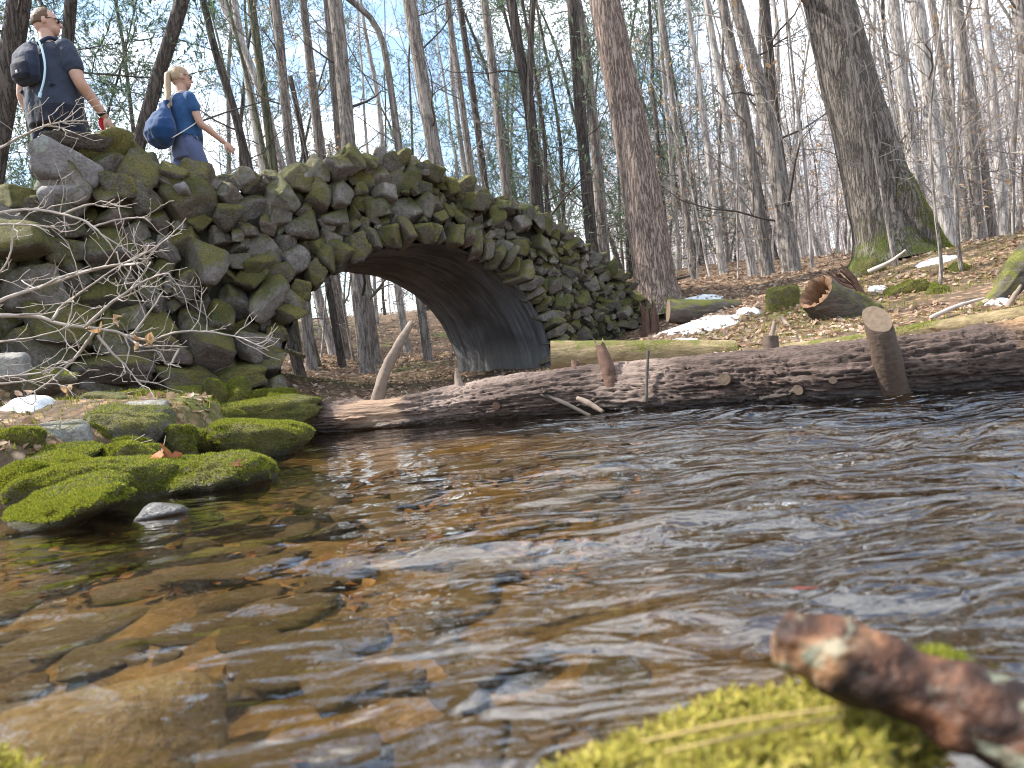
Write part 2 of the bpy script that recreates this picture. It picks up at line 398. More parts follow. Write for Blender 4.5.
def ground_mat():
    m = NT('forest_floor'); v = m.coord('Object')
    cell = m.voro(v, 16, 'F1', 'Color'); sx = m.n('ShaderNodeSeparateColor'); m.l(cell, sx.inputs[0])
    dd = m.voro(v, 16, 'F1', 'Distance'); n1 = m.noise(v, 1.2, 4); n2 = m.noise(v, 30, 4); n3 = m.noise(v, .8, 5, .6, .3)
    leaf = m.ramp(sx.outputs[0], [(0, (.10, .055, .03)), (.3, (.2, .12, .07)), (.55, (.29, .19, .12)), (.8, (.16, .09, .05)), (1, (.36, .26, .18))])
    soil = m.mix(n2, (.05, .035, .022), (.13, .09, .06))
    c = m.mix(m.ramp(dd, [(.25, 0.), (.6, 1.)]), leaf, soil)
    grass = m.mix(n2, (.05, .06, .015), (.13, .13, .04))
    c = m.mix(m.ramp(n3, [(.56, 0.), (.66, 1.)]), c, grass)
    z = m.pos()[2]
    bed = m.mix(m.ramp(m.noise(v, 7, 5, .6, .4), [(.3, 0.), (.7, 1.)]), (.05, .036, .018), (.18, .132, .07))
    dk = m.ramp(m.math('ADD', m.math('MULTIPLY', m.pos()[0], .35), m.math('MULTIPLY', n3, .5)), [(.26, 0.), (.43, 1.)])  # bed colour darkens rightwards, standing in for light lost in deeper water
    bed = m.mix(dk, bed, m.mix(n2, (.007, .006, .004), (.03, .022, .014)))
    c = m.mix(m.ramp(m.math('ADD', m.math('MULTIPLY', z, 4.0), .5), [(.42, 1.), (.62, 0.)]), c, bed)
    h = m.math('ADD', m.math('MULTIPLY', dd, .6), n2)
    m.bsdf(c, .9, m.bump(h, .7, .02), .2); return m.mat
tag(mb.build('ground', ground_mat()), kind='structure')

# ------------------------------------------------------------------ water
def water_mat():
    m = NT('stream_water'); v = m.coord('Object', (.8, 1.7, 1), (0, 0, .22)); p = m.pos()
    h1 = m.noise(v, 9, 1.2, .45, 1.5); h2 = m.noise(v, 3.4, 1.5, .5, 1.2); h3 = m.noise(v, 24, 1, .4, .6); patch = m.noise(m.coord('Object', (.7, 1.2, 1)), 1.3, 2)
    side = m.math('ADD', m.ramp(m.math('ADD', m.math('MULTIPLY', m.math('SUBTRACT', p[0], m.math('MULTIPLY', m.math('SUBTRACT', p[1], .9), .12)), .3), m.math('ADD', .42, m.math('MULTIPLY', m.math('SUBTRACT', patch, .5), .5))), [(.25, .1), (.54, 1.)]), 0.0)
    h = m.math('ADD', m.math('ADD', m.math('MULTIPLY', h1, .65), m.math('MULTIPLY', h2, 2.5)), m.math('MULTIPLY', h3, .08))
    nrm = m.bump(m.math('MULTIPLY', h, side), 1.0, .031)
    fr = m.n('ShaderNodeFresnel'); bk = m.n('ShaderNodeNewGeometry').outputs['Backfacing']; m.l(m.math('ADD', m.math('MULTIPLY', bk, 1 / 2.2 - 2.2), 2.2), fr.inputs['IOR']);   # a thin sheet: the same reflectance from above and below
    m.l(nrm, fr.inputs['Normal'])
    tr = m.n('ShaderNodeBsdfTransparent'); tr.inputs[0].default_value = (.82, .70, .49, 1)
    gl = m.n('ShaderNodeBsdfGlossy'); gl.inputs['Roughness'].default_value = .012; gl.inputs[0].default_value = (1, 1, 1, 1); m.l(nrm, gl.inputs['Normal'])
    mx = m.n('ShaderNodeMixShader'); m.l(fr.outputs[0], mx.inputs[0]); m.l(tr.outputs[0], mx.inputs[1]); m.l(gl.outputs[0], mx.inputs[2])
    m.l(mx.outputs[0], m.out.inputs['Surface']); return m.mat
wx = np.arange(-3.4, 5.2, .022); wy = np.concatenate([np.arange(-.2, .5, .05), .5 * np.exp(np.arange(0, math.log(5.8 / .5), .0085))])
WX, WY = np.meshgrid(wx, wy)
def wave(x, y):
    amp = .24 + 1.1 * sstep(-1.1, .5, x - .25 * (y - 2)) 
    q = np.stack([x * 1.0 + .35 * y, y * 1.9 - .3 * x, np.zeros_like(x)], -1)
    wp = np.stack([fbm(q * 1.2 + 5, 2), fbm(q * 1.2 + 31, 2), np.zeros_like(x)], -1)
    a = fbm(q * 2.6 + wp * 1.5, 3, .45) * .024 + fbm(q * 6 + wp * 3.0 + 7, 2) * .004
    # riffle along the log
    return a * amp
WZ = wave(WX, WY)
nx, ny = len(wx), len(wy)
ii, jj = np.meshgrid(np.arange(ny - 1), np.arange(nx - 1), indexing='ij')
wf = np.stack([ii * nx + jj, ii * nx + jj + 1, (ii + 1) * nx + jj + 1, (ii + 1) * nx + jj], -1).reshape(-1, 4)
mb = MB(); mb.addq(np.stack([WX, WY, WZ], -1), wf)
# smooth outer sheet downstream on the right
mb.addq([(5.178, -.2, 0), (14, -.2, 0), (14, 5, 0), (5.178, 5.7, 0)], [[0, 1, 2, 3]])
tag(mb.build('water', water_mat()), kind='structure')

# ------------------------------------------------------------------ bridge
bridge = empty('stone_bridge', (*BA, 0), BROT)
tag(bridge, 'old mossy fieldstone arch bridge rising over a dark barrel vault', 'bridge')
def local_bridge(v): return v
# core: earth and mortar fill with the arch cut out
def core_mb():
    mb = MB(); ss = np.unique(np.concatenate([np.arange(-4.2, 5.05, .1), AC + AR * np.cos(np.linspace(0, math.pi, 41)), AC + (AR + .09) * np.cos(np.linspace(0, math.pi, 41))]))
    lo = []; hi = []
    for s in ss:
        q = 1 - ((s - AC) / (AR + .09)) ** 2; lo.append(ASPR + (ARISE + .08) * math.sqrt(q) if q > 1e-4 else -.3); hi.append(float(deck_z(s)))
    y0, y1 = .07, BW - .07
    rows = []
    for s, l, h in zip(ss, lo, hi): rows.append([(s, y0, l), (s, y1, l), (s, y1, h), (s, y0, h)])
    v = np.array(rows).reshape(-1, 3); f = []
    for i in range(len(ss) - 1):
        for k in range(4):
            a, b = i * 4 + k, i * 4 + (k + 1) % 4; f.append([a, b, b + 4, a + 4])
    f.append([0, 1, 2, 3]); e = (len(ss) - 1) * 4; f.append([e + 3, e + 2, e + 1, e])
    mb.add(v, f); return mb
M['mortar'] = plain('mortar', (.028, .026, .018), .95, .4, 14, 1.0)
core_mb().build('rubble_core', M['mortar'], bridge, False)
for w0, w1 in ((.08, .24), (BW - .24, BW - .08)):
    mb = MB(); ss = np.arange(-4.1, 4.95, .1); rows = []
    for s_ in ss: rows += [(s_, w0, float(deck_z(s_)) - .05), (s_, w1, float(deck_z(s_)) - .05), (s_, w1, max(float(top_z(s_)) - .15, float(deck_z(s_)) - .02)), (s_, w0, max(float(top_z(s_)) - .15, float(deck_z(s_)) - .02))]
    mb.add(rows, [[i * 4 + k, i * 4 + (k + 1) % 4, i * 4 + 4 + (k + 1) % 4, i * 4 + 4 + k] for i in range(len(ss) - 1) for k in range(4)] + [[0, 1, 2, 3]]); mb.build('parapet_core', M['mortar'], bridge, False)
# barrel vault
def barrel_mat():
    m = NT('barrel_lining'); v = m.coord('Object', (.8, 15, .8)); a = m.noise(v, 1.0, 6, .65, .5); b = m.noise(m.coord('Object', (1.5, 48, 1.5)), 1.0, 4, .6)
    bl = m.noise(m.coord('Object'), 1.4, 5, .6, .4); fine = m.noise(m.coord('Object'), 26, 4)
    c = m.mix(m.ramp(a, [(.3, 0.), (.7, 1.)]), (.045, .048, .056), (.19, .197, .22))
    c = m.mix(m.ramp(b, [(.5, 0.), (.75, .7)]), c, (.28, .28, .29))
    c = m.mix(m.ramp(bl, [(.36, .75), (.58, 0.)]), c, (.045, .042, .045))
    sx = m.n('ShaderNodeSeparateXYZ'); m.l(m.n('ShaderNodeTexCoord').outputs['Object'], sx.inputs[0])
    lowm = m.ramp(m.math('ADD', sx.outputs[2], m.math('MULTIPLY', bl, .35)), [(.5, 1.), (.72, 0.)])
    c = m.mix(m.math('MULTIPLY', lowm, .75), c, m.mix(fine, (.11, .11, .105), (.23, .225, .21)))
    h = m.math('ADD', m.math('ADD', a, m.math('MULTIPLY', b, .6)), m.math('MULTIPLY', fine, .3))
    m.bsdf(c, .72, m.bump(h, .9, .03), .4); return m.mat
mb = MB(); th = np.linspace(0, math.pi, 150); wv = np.linspace(-.03, BW + .03, 110)
prof = [(AC - AR, z) for z in np.linspace(-.3, ASPR, 8)[:-1]] + [(AC - AR * math.cos(t), ASPR + ARISE * math.sin(t)) for t in th] + [(AC + AR, z) for z in np.linspace(ASPR, -.3, 8)[1:]]
prof = np.array(prof); cen = np.array([AC, .4]); V = []
for k, w in enumerate(wv):
    pts = np.column_stack([prof[:, 0], np.full(len(prof), w), prof[:, 1]])
    d = prof - cen; d /= np.linalg.norm(d, axis=1, keepdims=True)
    q = pts * np.array([1.2, 9, 1.2]); nz = fbm(q, 5, .6) * .05 + fbm(pts * np.array([3, 22, 3]) + 5, 3, .6) * .012
    pts[:, 0] += d[:, 0] * nz; pts[:, 2] += d[:, 1] * nz; V.append(pts)
n = len(prof); nw = len(wv); V = np.concatenate(V)
ii, jj = np.meshgrid(np.arange(nw - 1), np.arange(n - 1), indexing='ij')
f = np.stack([ii * n + jj, (ii + 1) * n + jj, (ii + 1) * n + jj + 1, ii * n + jj + 1], -1).reshape(-1, 4)
mb.addq(V, f); mb.build('arch_barrel', barrel_mat(), bridge)
# deck
mb = MB(); ss = np.arange(-4.2, 5.4, .12); ww = np.linspace(.2, BW - .2, 12); SS, WW = np.meshgrid(ss, ww)
ZZ = deck_z(SS) + .015 + fbm(np.stack([SS * 3, WW * 3, SS * 0], -1), 3) * .03
ii, jj = np.meshgrid(np.arange(len(ww) - 1), np.arange(len(ss) - 1), indexing='ij'); n = len(ss)
mb.addq(np.stack([SS, WW, ZZ], -1), np.stack([ii * n + jj, ii * n + jj + 1, (ii + 1) * n + jj + 1, (ii + 1) * n + jj], -1).reshape(-1, 4))
mb.build('deck', plain('deck_dirt', (.16, .12, .085), .95, .3, 18, .5), bridge)

UNITS = [rock_unit(100 + k, 4, 10 if k % 3 == 0 else 11, 30, .09, box=(k % 3 != 0)) for k in range(30)]
UNITS = [(v / (.5 * (1 + np.abs(v).max())), f) for v, f in UNITS]
UNITS_LO = [rock_unit(200 + k, 2, 13, 13, .05, box=(k % 3 != 0)) for k in range(12)]
def put_stone(mb, rng, pos, size, rotm, units=UNITS):
    v, f = units[rng.integers(len(units))]
    mb.addq((v * size) @ rotm.T + pos, f)
def stone_size(s): return float(np.interp(s, [-3, -.5, .5, 1.8, 3, 5], [.165, .155, .13, .105, .09, .078]))
def fill_face(seed, wside, units, dens=1.0):
    rng = np.random.default_rng(seed); pts = []; rad = []
    for t in range(30000):
        s = rng.uniform(-4.1, 4.98); z = rng.uniform(-.05, 2.45)
        r = stone_size(s) * (rng.choice([.62, .8, 1, 1.18]) if t < 15000 else rng.uniform(.32, .5)) / dens
        if z > top_z(s) - .07 or z < .0: continue
        e = ((s - AC) / (AR + .15 + r * .75)) ** 2 + (max(z - ASPR, 0) / (ARISE + .15 + r * .75)) ** 2
        if e < 1: continue
        if pts:
            a = np.array(pts); d = np.hypot(a[:, 0] - s, a[:, 1] - z)
            if (d < (np.array(rad) + r) * .75).any(): continue
        pts.append((s, z)); rad.append(r)
    mb = MB()
    for (s, z), r in zip(pts, rad):
        rot = rot_rand(rng, .38)
        tilt = rng.normal(-.12, .42) if s < 1 else rng.normal(.3, .4)
        c, si = math.cos(tilt), math.sin(tilt); rt = np.array([[c, 0, si], [0, 1, 0], [-si, 0, c]])
        asp = rng.uniform(.9, 1.38)
        put_stone(mb, rng, (s, wside + rng.normal(0, .05), z), np.array([r * 1.17 * asp, r * rng.uniform(1.0, 1.5) + .02, r * 1.12 / asp ** .6]), rt @ rot, units)
    return mb
fill_face(5, .05, UNITS).build('spandrel_wall', M['bridge_stone'], bridge)
fill_face(6, BW - .05, UNITS_LO, .8).build('spandrel_wall', M['bridge_stone'], bridge)
rng = np.random.default_rng(77)
# arch stones, front ring and back ring
for side, units, go in ((-.02, UNITS, .1), (BW + .0, UNITS_LO, .21)):
    t = .04
    while t < math.pi - .02:
        s = AC - (AR + go) * math.cos(t); z = ASPR + (ARISE + go) * math.sin(t)
        wd = stone_size(s) * rng.uniform(.75, 1.05)
        ang = math.atan2((ARISE + .1) * math.cos(t), (AR + .1) * math.sin(t))
        mb = MB(); c, si = math.cos(-ang), math.sin(-ang); rt = np.array([[c, 0, si], [0, 1, 0], [-si, 0, c]])
        put_stone(mb, rng, (0, 0, 0), np.array([wd * .85, .19, rng.uniform(.1, .155)]), rt @ rot_rand(rng, .2), units)
        o = mb.build('arch_stone', M['coping'], bridge); o.location = (s, side + rng.normal(0, .03), z)
        t += wd * 1.42 / 1.55
# coping
for side, units, lo in ((.1, UNITS, -.3), (BW - .12, UNITS_LO, -1.9)):
    s = lo
    while s < 4.98:
        hw = stone_size(s) * rng.uniform(.75, 1.15); hh = hw * rng.uniform(.75, 1.1)
        mb = MB(); tilt = rng.normal(.12, .2); c, si = math.cos(tilt), math.sin(tilt); rt = np.array([[c, 0, si], [0, 1, 0], [-si, 0, c]])
        put_stone(mb, rng, (0, 0, 0), np.array([hw, .2, hh]), rt @ rot_rand(rng, .22), units)
        o = mb.build('coping_stone', M['coping'], bridge); o.location = (s + hw, side, float(top_z(s + hw)) - hh * .72 - (.12 if side > 1 else 0))
        s += hw * 1.62
# the big boulders on top of the left end
def face_sw(px, py):
    q = ray(px, py); k = ((BA - CC[:2]) @ bn) / (q[:2] @ bn); X = CC + q * k; s, w = to_sw(X[0], X[1]); return s, X[2], k
for px, py, wpx, hpx, tilt, mat, lab, wo in (
        (72, 171, 64, 42, .12, 'grey_boulder', 'smooth purple-grey boulder with pale lichen', -.02),
        (135, 172, 46, 72, .25, 'coping', 'tall upright boulder mottled brown and green', .0),
        (103, 148, 46, 40, .1, 'moss_stone', 'rounded boulder topped with yellow moss', .12),
        (82, 146, 56, 13, .1, 'coping', None, .02),
        (60, 210, 44, 34, .05, 'grey_boulder', None, -.02), (120, 192, 42, 26, .1, 'coping', None, -.08), (20, 200, 40, 30, .0, 'coping', None, .02),
        (170, 172, 34, 24, .35, 'coping', None, -.02), (196, 178, 34, 22, .35, 'coping', None, -.04), (182, 196, 24, 34, .2, 'grey_boulder', None, -.03)):
    s, z, k = face_sw(px, py); mb = MB()
    c, si = math.cos(tilt), math.sin(tilt); rt = np.array([[c, 0, si], [0, 1, 0], [-si, 0, c]])
    put_stone(mb, rng, (0, 0, 0), np.array([wpx / 2 * k / FPX * 1.12, .23, hpx / 2 * k / FPX * 1.15]), rt @ rot_rand(rng, .1))
    o = mb.build('coping_stone', M[mat], bridge); o.location = (s, .05 + wo, z)
    if lab: o['label'] = lab
# rough footing boulders under the left abutment
for px, py, wpx, hpx in ((60, 330, 70, 40), (150, 345, 64, 34), (205, 352, 56, 34), (252, 345, 44, 36), (110, 366, 70, 26), (240, 373, 54, 22), (178, 376, 60, 20), (30, 290, 50, 44)):
    s, z, k = face_sw(px, py); mb = MB()
    put_stone(mb, rng, (0, 0, 0), np.array([wpx / 2 * k / FPX * 1.1, .26, hpx / 2 * k / FPX * 1.15]), rot_rand(rng, .2))
    o = mb.build('footing_stone', M['coping'], bridge); o.location = (s, -.03, z)

# ------------------------------------------------------------------ moss
def tri_normals(v, f):
    a, b, c = v[f[:, 0]], v[f[:, 1]], v[f[:, 2]]; n = np.cross(b - a, c - a); ar = np.linalg.norm(n, axis=1); return n / np.maximum(ar, 1e-12)[:, None], ar / 2
def blades(v, f, count, ln, wd, rng, nzmin=.15, zmin=-9, dens=None, ball=False):
    f = np.asarray(f); n, ar = tri_normals(v, f); ok = (n[:, 2] > nzmin) & (v[f].mean(1)[:, 2] > zmin)
    w = ar * ok
    if dens is not None: w = w * dens(v[f].mean(1))
    if w.sum() <= 0: return MB()
    k = rng.choice(len(f), count, p=w / w.sum()); u = rng.random((count, 2)); fl = u.sum(1) > 1; u[fl] = 1 - u[fl]
    a, b, c = v[f[k, 0]], v[f[k, 1]], v[f[k, 2]]; p = a + (b - a) * u[:, :1] + (c - a) * u[:, 1:]
    nn = n[k] + rng.normal(size=(count, 3)) * .55; nn /= np.linalg.norm(nn, axis=1, keepdims=True)
    t = rng.normal(size=(count, 3)); t -= nn * (t * nn).sum(1, keepdims=True); t /= np.linalg.norm(t, axis=1, keepdims=True)
    L = ln * rng.uniform(.5, 1.3, (count, 1)); W = wd * rng.uniform(.6, 1.2, (count, 1)); p = p - n[k] * ln * .2
    vv = np.stack([p - t * W, p + t * W, p + nn * L], 1).reshape(-1, 3)
    mb = MB(); mb.addq(vv, np.arange(count * 3).reshape(-1, 3)); return mb
def make_rock(name, label, cat, px, top, bot, wpx, depth, mat, seed, moss=0, group=None, rot=0.0, box=False, deep=.75, sink=1.35, sub=4, rough=.06, blade='moss_blade', bl=.012, flat=1.0):
    cxy = P(px, (top + bot) / 2, depth); a = wpx / 2 * depth / FPX; c = (bot - top) / 2 * depth / FPX
    cxy = cxy + np.array([cf[0], cf[1], 0]) * a * deep * .6
    v, f = rock_unit(seed, sub, 9, 5 if moss else 10, rough * (3.2 if moss else 1.4), box)
    hi = np.percentile(np.abs(v), 98, axis=0); v = v / hi
    v = v * np.array([a, a * deep, c * sink]); v = v @ rotz(rot).T
    v[:, 2] += -c * (sink - 1)
    o = empty(name, cxy); mb = MB(); mb.addq(v, f); mb.build('stone', M[mat], o)
    if moss:
        moss = int(moss * 1.5); wv = v + cxy
        b = blades(v, f, moss, bl, bl * .22, np.random.default_rng(seed), .05, .028 - cxy[2], lambda q: np.clip(.55 + 1.0 * fbm((q + cxy) * 5, 2), .2, 1))
        b.build('moss_cover', M[blade], o, False)
    tag(o, label, cat, group); return o
def dW(px, py): q = G(px, py, 0.0); return float((q - CC) @ cf)
# left bank rocks
make_rock('mossy_rock', 'large rounded rock under bright green moss, at the water just left of the fallen log', 'rock', 247, 417, 460, 122, dW(247, 458), 'moss_stone', 1, 16000, rot=-.1, sink=1.2)
make_rock('mossy_rock', 'low mossy rock with a dark wet front, beside the orange oak leaves at the waterline', 'rock', 202, 455, 494, 122, dW(202, 490), 'moss_stone', 2, 11000)
make_rock('mossy_rock', 'small round moss ball of a rock behind the orange leaves', 'rock', 178, 426, 457, 38, 3.75, 'moss_stone', 3, 4200)
make_rock('mossy_rock', 'long mossy boulder lying over the water with a bare twig across it', 'rock', 78, 466, 512, 180, dW(90, 508), 'moss_stone', 4, 17000, rot=.05)
make_rock('mossy_rock', 'nearest mossy boulder on the left bank, wet and dark underneath', 'rock', 38, 490, 532, 150, dW(50, 526), 'moss_stone', 5, 15000)
make_rock('mossy_rock', 'thin moss-topped rock tucked behind the long mossy boulder', 'rock', 115, 444, 476, 76, 3.3, 'moss_stone', 6, 7000)
make_rock('bank_boulder', 'brown boulder half covered in moss below the pale slab', 'rock', 122, 407, 450, 88, 3.75, 'bank_stone', 17, 2600, box=True)
make_rock('bank_boulder', 'bare rounded grey-brown rock in front of the abutment', 'rock', 92, 386, 412, 62, 4.2, 'bank_stone', 8)
make_rock('mossy_rock', 'dark green moss hummock at the edge of the bank among twigs', 'rock', 38, 448, 474, 100, 3.2, 'moss_stone', 9, 7000)
make_rock('flat_stone', 'pale flat stone with lichen among the dry leaves', 'rock', 55, 421, 450, 62, 3.5, 'pale_stone', 10, box=True)
make_rock('flat_stone', 'blue-grey slab leaning beside the moss-covered ledge', 'rock', 140, 400, 422, 50, 4.1, 'pale_stone', 11, box=True)
make_rock('mossy_rock', 'moss patch on a low rock between the grey rock and the slab', 'rock', 136, 390, 404, 54, 4.5, 'moss_stone', 12, 3500)
make_rock('mossy_ledge', 'long straight ledge of stone capped with moss beneath the abutment', 'rock', 236, 402, 428, 160, 4.9, 'moss_stone', 13, 12000, box=True, deep=.35)
for k, (px, t, b, w, lab) in enumerate(((184, 379, 405, 50, 'largest moss cushion stone, leftmost on the ledge under the bridge'), (213, 382, 404, 28, 'narrow moss cushion stone second from left on the ledge'),
        (236, 381, 404, 36, 'middle moss cushion stone on the ledge under the bridge'), (262, 388, 404, 28, 'low moss cushion stone on the ledge beside the arch foot'), (281, 383, 404, 28, 'rightmost moss cushion stone on the ledge, at the arch opening'))):
    make_rock('moss_cushion', lab, 'moss stone', px, t - 2, b + 4, w + 2, 5.05, 'moss_stone', 30 + k, 3600, 'row of moss cushions on the ledge')
make_rock('wet_stone', 'flat dark wet stone breaking the surface beside the mossy boulder', 'rock', 153, 500, 519, 52, dW(153, 518), 'wet_stone', 14)
make_rock('bank_boulder', 'lichen-covered stone at the left edge under the bare shrub', 'rock', 2, 352, 380, 44, 4.4, 'pale_stone', 15, box=True)
make_rock('bank_boulder', 'half-buried brown stone on the leafy slope left of the bridge', 'rock', 10, 215, 245, 60, 5.0, 'bank_stone', 16, box=True)
make_rock('bank_boulder', 'mossy dark stone among the twigs low on the abutment', 'rock', 30, 368, 392, 70, 4.5, 'bank_stone', 17, 1500)
for k_, (px, t, b, w, d, n_, lab) in enumerate(((60, 458, 480, 70, 3.0, 7000, 'mossy rock wedged behind the long mossy boulder at far left'), (20, 458, 486, 60, 2.85, 6500, 'round mossy rock at the left edge above the nearest boulder'),
        (128, 436, 458, 40, 3.6, 3600, 'small mossy rock just left of the round moss ball'), (150, 440, 470, 46, 3.35, 4200, 'mossy rock behind the orange leaves, lower left of the moss ball'), (205, 430, 452, 44, 4.0, 3800, 'mossy rock between the moss ball and the large rounded rock'),
        (92, 424, 446, 40, 3.7, 3200, 'mossy lump between the pale flat stone and the brown boulder'), (18, 428, 452, 46, 3.3, 3600, 'mossy lump at the left edge beside the pale flat stone'), (205, 410, 428, 56, 4.5, 3800, 'low mossy rock in the shadow of the ledge'),
        (70, 404, 420, 44, 4.1, 2600, 'mossy stone beside the blue-white snow patch'), (160, 420, 438, 36, 4.1, 2400, 'mossy stone right of the blue-grey slab'), (115, 476, 500, 50, 2.95, 4200, 'moss pad hanging over the flat dark wet stone'))):
    make_rock('mossy_rock', lab, 'rock', px, t, b, w, d, 'moss_stone', 60 + k_, n_)
# right bank rocks
make_rock('bank_boulder', 'mossy grey boulder between the pine and the hollow log', 'rock', 786, 283, 306, 36, 7.0, 'bank_stone', 21, 2500, box=True)
make_rock('bank_boulder', 'low stone covered in moss and litter at the foot of the oak', 'rock', 868, 258, 284, 34, 8.0, 'bank_stone', 22, 2500)
make_rock('mossy_rock', 'green moss hummock behind the sawn branch stub', 'rock', 905, 282, 306, 44, 6.6, 'moss_stone', 23, 4200)
make_rock('mossy_rock', 'small dark moss lump on the leaves of the right bank', 'rock', 965, 262, 280, 24, 7.0, 'moss_stone', 24, 2000)
make_rock('mossy_rock', 'mossy stump foot by the thin pale sapling', 'rock', 944, 284, 302, 26, 6.2, 'moss_stone', 25, 2200)
make_rock('mossy_block', 'squared mossy stone at the inner foot of the vault', 'rock', 437, 384, 398, 46, 8.1, 'moss_stone', 26, 2500, box=True)

# ------------------------------------------------------------------ logs
def log_bark_mat(name, bare=True):
    m = NT(name); v = m.coord('Object', (.22, 1, 1)); a = m.noise(v, 22, 6, .7, .6); b = m.noise(v, 60, 5, .7, .3)
    big = m.noise(m.coord('Object', (.5, 1, 1)), 2.6, 4); fine = m.noise(m.coord('Object', (.25, 1, 1)), 60, 3)
    h = m.math('ADD', m.math('MULTIPLY', a, .8), m.math('MULTIPLY', b, .5))
    c = m.mix(m.ramp(h, [(.42, 0.), (.85, 1.)]), (.022, .015, .012), (.145, .10, .083))
    c = m.mix(m.ramp(big, [(.55, 0.), (.7, .55)]), c, (.33, .25, .21))
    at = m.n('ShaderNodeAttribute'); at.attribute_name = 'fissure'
    c = m.mix(m.ramp(at.outputs['Fac'], [(.25, 1.), (.8, 0.)]), c, (.028, .018, .014))  # fissures darkened in the colour: weathered dirt, and painted shade for contrast
    sx = m.n('ShaderNodeSeparateXYZ'); m.l(m.n('ShaderNodeTexCoord').outputs['Object'], sx.inputs[0])
    # peeled stretch near the thin end, and a torn tan patch near the thick end
    xx = m.math('ADD', sx.outputs[0], m.math('MULTIPLY', m.math('SUBTRACT', big, .5), .9))
    k = m.ramp(m.math('MULTIPLY', m.math('ADD', xx, 0.0), .2), [(.085, 0.), (.11, 1.), (.185, 1.), (.2, 0.)])
    wood = m.mix(fine, (.2, .12, .08), (.36, .25, .17))
    c = m.mix(m.math('MULTIPLY', k, .85), c, wood)
    k2 = m.ramp(m.math('MULTIPLY', m.math('ADD', xx, m.math('MULTIPLY', sx.outputs[2], 1.5)), .2), [(.90, 0.), (.93, 1.), (.96, 1.), (.99, 0.)])
    c = m.mix(m.math('MULTIPLY', k2, .7), c, m.mix(fine, (.28, .15, .07), (.42, .27, .14)))
    z = m.pos()[2]; w = m.ramp(m.math('ADD', z, m.math('MULTIPLY', a, .05)), [(.05, 1.), (.1, 0.)])
    c = m.mix(w, c, m.mix(.75, c, (.012, .009, .008)))
    m.bsdf(c, m.math('SUBTRACT', .85, m.math('MULTIPLY', w, .5)), m.bump(h, 1.0, .022), .35); return m.mat
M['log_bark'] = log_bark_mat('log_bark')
def end_grain(name, inner, outer):
    m = NT(name); v = m.coord('Generated'); n1 = m.noise(m.coord('Object'), 40, 4); 
    c = m.mix(n1, inner, outer); m.bsdf(c, .8, m.bump(n1, .4, .01), .3); return m.mat
M['cut_wood'] = end_grain('cut_wood', (.08, .055, .038), (.2, .145, .10))
M['rot_wood'] = end_grain('rot_wood', (.09, .045, .025), (.27, .155, .085))
M['stub_bark'] = plain('stub_bark', (.085, .058, .043), .75, .35, 40, .5)
M['red_wood'] = plain('red_wood', (.10, .056, .04), .85, .4, 25, .6)
M['dead_wood'] = plain('dead_wood', (.19, .145, .115), .8, .3, 30, .5)
# main log: waterline pixels (front) and visible height in px
LG = [(286, 436, 30), (340, 432, 30), (400, 427, 30), (455, 422, 33), (520, 418, 40), (600, 412, 44), (680, 408, 46), (760, 403, 48), (840, 399, 52), (930, 392, 56), (1024, 384, 60), (1150, 374, 66), (1320, 360, 70)]
lpts = []; lrad = []
for px, py, vis in LG:
    q = G(px, py, 0); d = (q - CC) @ cf; h = vis * d / FPX; r = h * .62; cz = h - r
    off = math.sqrt(max(r * r - cz * cz, .0)); dirn = np.array([.33, .94, 0])
    lpts.append(q + dirn * off + np.array([0, 0, cz])); lrad.append(r)
LN = 760; lp = smooth_path(lpts, LN); lr = np.interp(np.linspace(0, 1, LN), np.linspace(0, 1, len(lrad)), lrad)
lo0 = lp[0].copy(); lax = lp[-1] - lp[0]; LANG = math.atan2(lax[1], lax[0])
def log_local(v): return (np.asarray(v) - lo0) @ rotz(LANG)
logroot = empty('fallen_log', lo0, LANG)
tag(logroot, 'long bark-covered fallen log lying across the stream with broken branch stubs', 'log')
LS = 150
v, f, ring = tube_arrays(log_local(lp), lr, LS)
tt = np.repeat(np.linspace(0, 1, LN), LS); ax = np.tile(np.arange(LS), LN) / LS * 2 * math.pi
q = np.stack([tt * 5.2 * 2.2, np.cos(ax) * 2.6, np.sin(ax) * 2.6], -1)
wq = np.stack([fbm(q * .8 + 3, 2), fbm(q * .8 + 50, 2), fbm(q * .8 + 90, 2)], -1) * .5
n1_ = fbm(q * np.array([1.0, 4.4, 4.4]) + wq * 2.2, 3, .55); n2_ = fbm(q * np.array([2.6, 5.0, 5.0]) + wq * 1.5 + 31, 3, .6); rid2 = fbm(q * np.array([.6, 1, 1]) + 9, 3); chips = fbm(q * np.array([10, 24, 24]) + 3, 3, .6)
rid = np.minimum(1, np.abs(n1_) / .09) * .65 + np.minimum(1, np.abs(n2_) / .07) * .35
xl = v[:, 0] + (rid2) * .5
peel = sstep(.42, .55, xl) * (1 - sstep(.9, 1.0, xl))
disp = ((rid - .8) * .034 + chips * .007 + np.round(n2_ * 5) * .0035 + .006) * (1 - peel * .9) + rid2 * .03 - peel * .014
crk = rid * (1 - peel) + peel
rr = np.repeat(lr, LS) / .18
v = v + ring * (disp * np.clip(rr, .6, 1.2))[:, None]
v[:LS * 3, 0] += (fbm(q[:LS * 3] * 2 + 40, 3) * .12)
mb = MB(); mb.addq(v, f)
for base in (0, (LN - 1) * LS):
    c = v[base:base + LS].mean(0) + np.array([.06 if base == 0 else 0, 0, 0]); mb.add(np.vstack([v[base:base + LS], c]), [[k, (k + 1) % LS, LS] for k in range(LS)])
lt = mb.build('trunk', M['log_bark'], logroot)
at_ = lt.data.attributes.new('fissure', 'FLOAT', 'POINT'); fv = np.full(len(lt.data.vertices), 1.0); fv[:len(crk)] = crk; at_.data.foreach_set('value', fv)
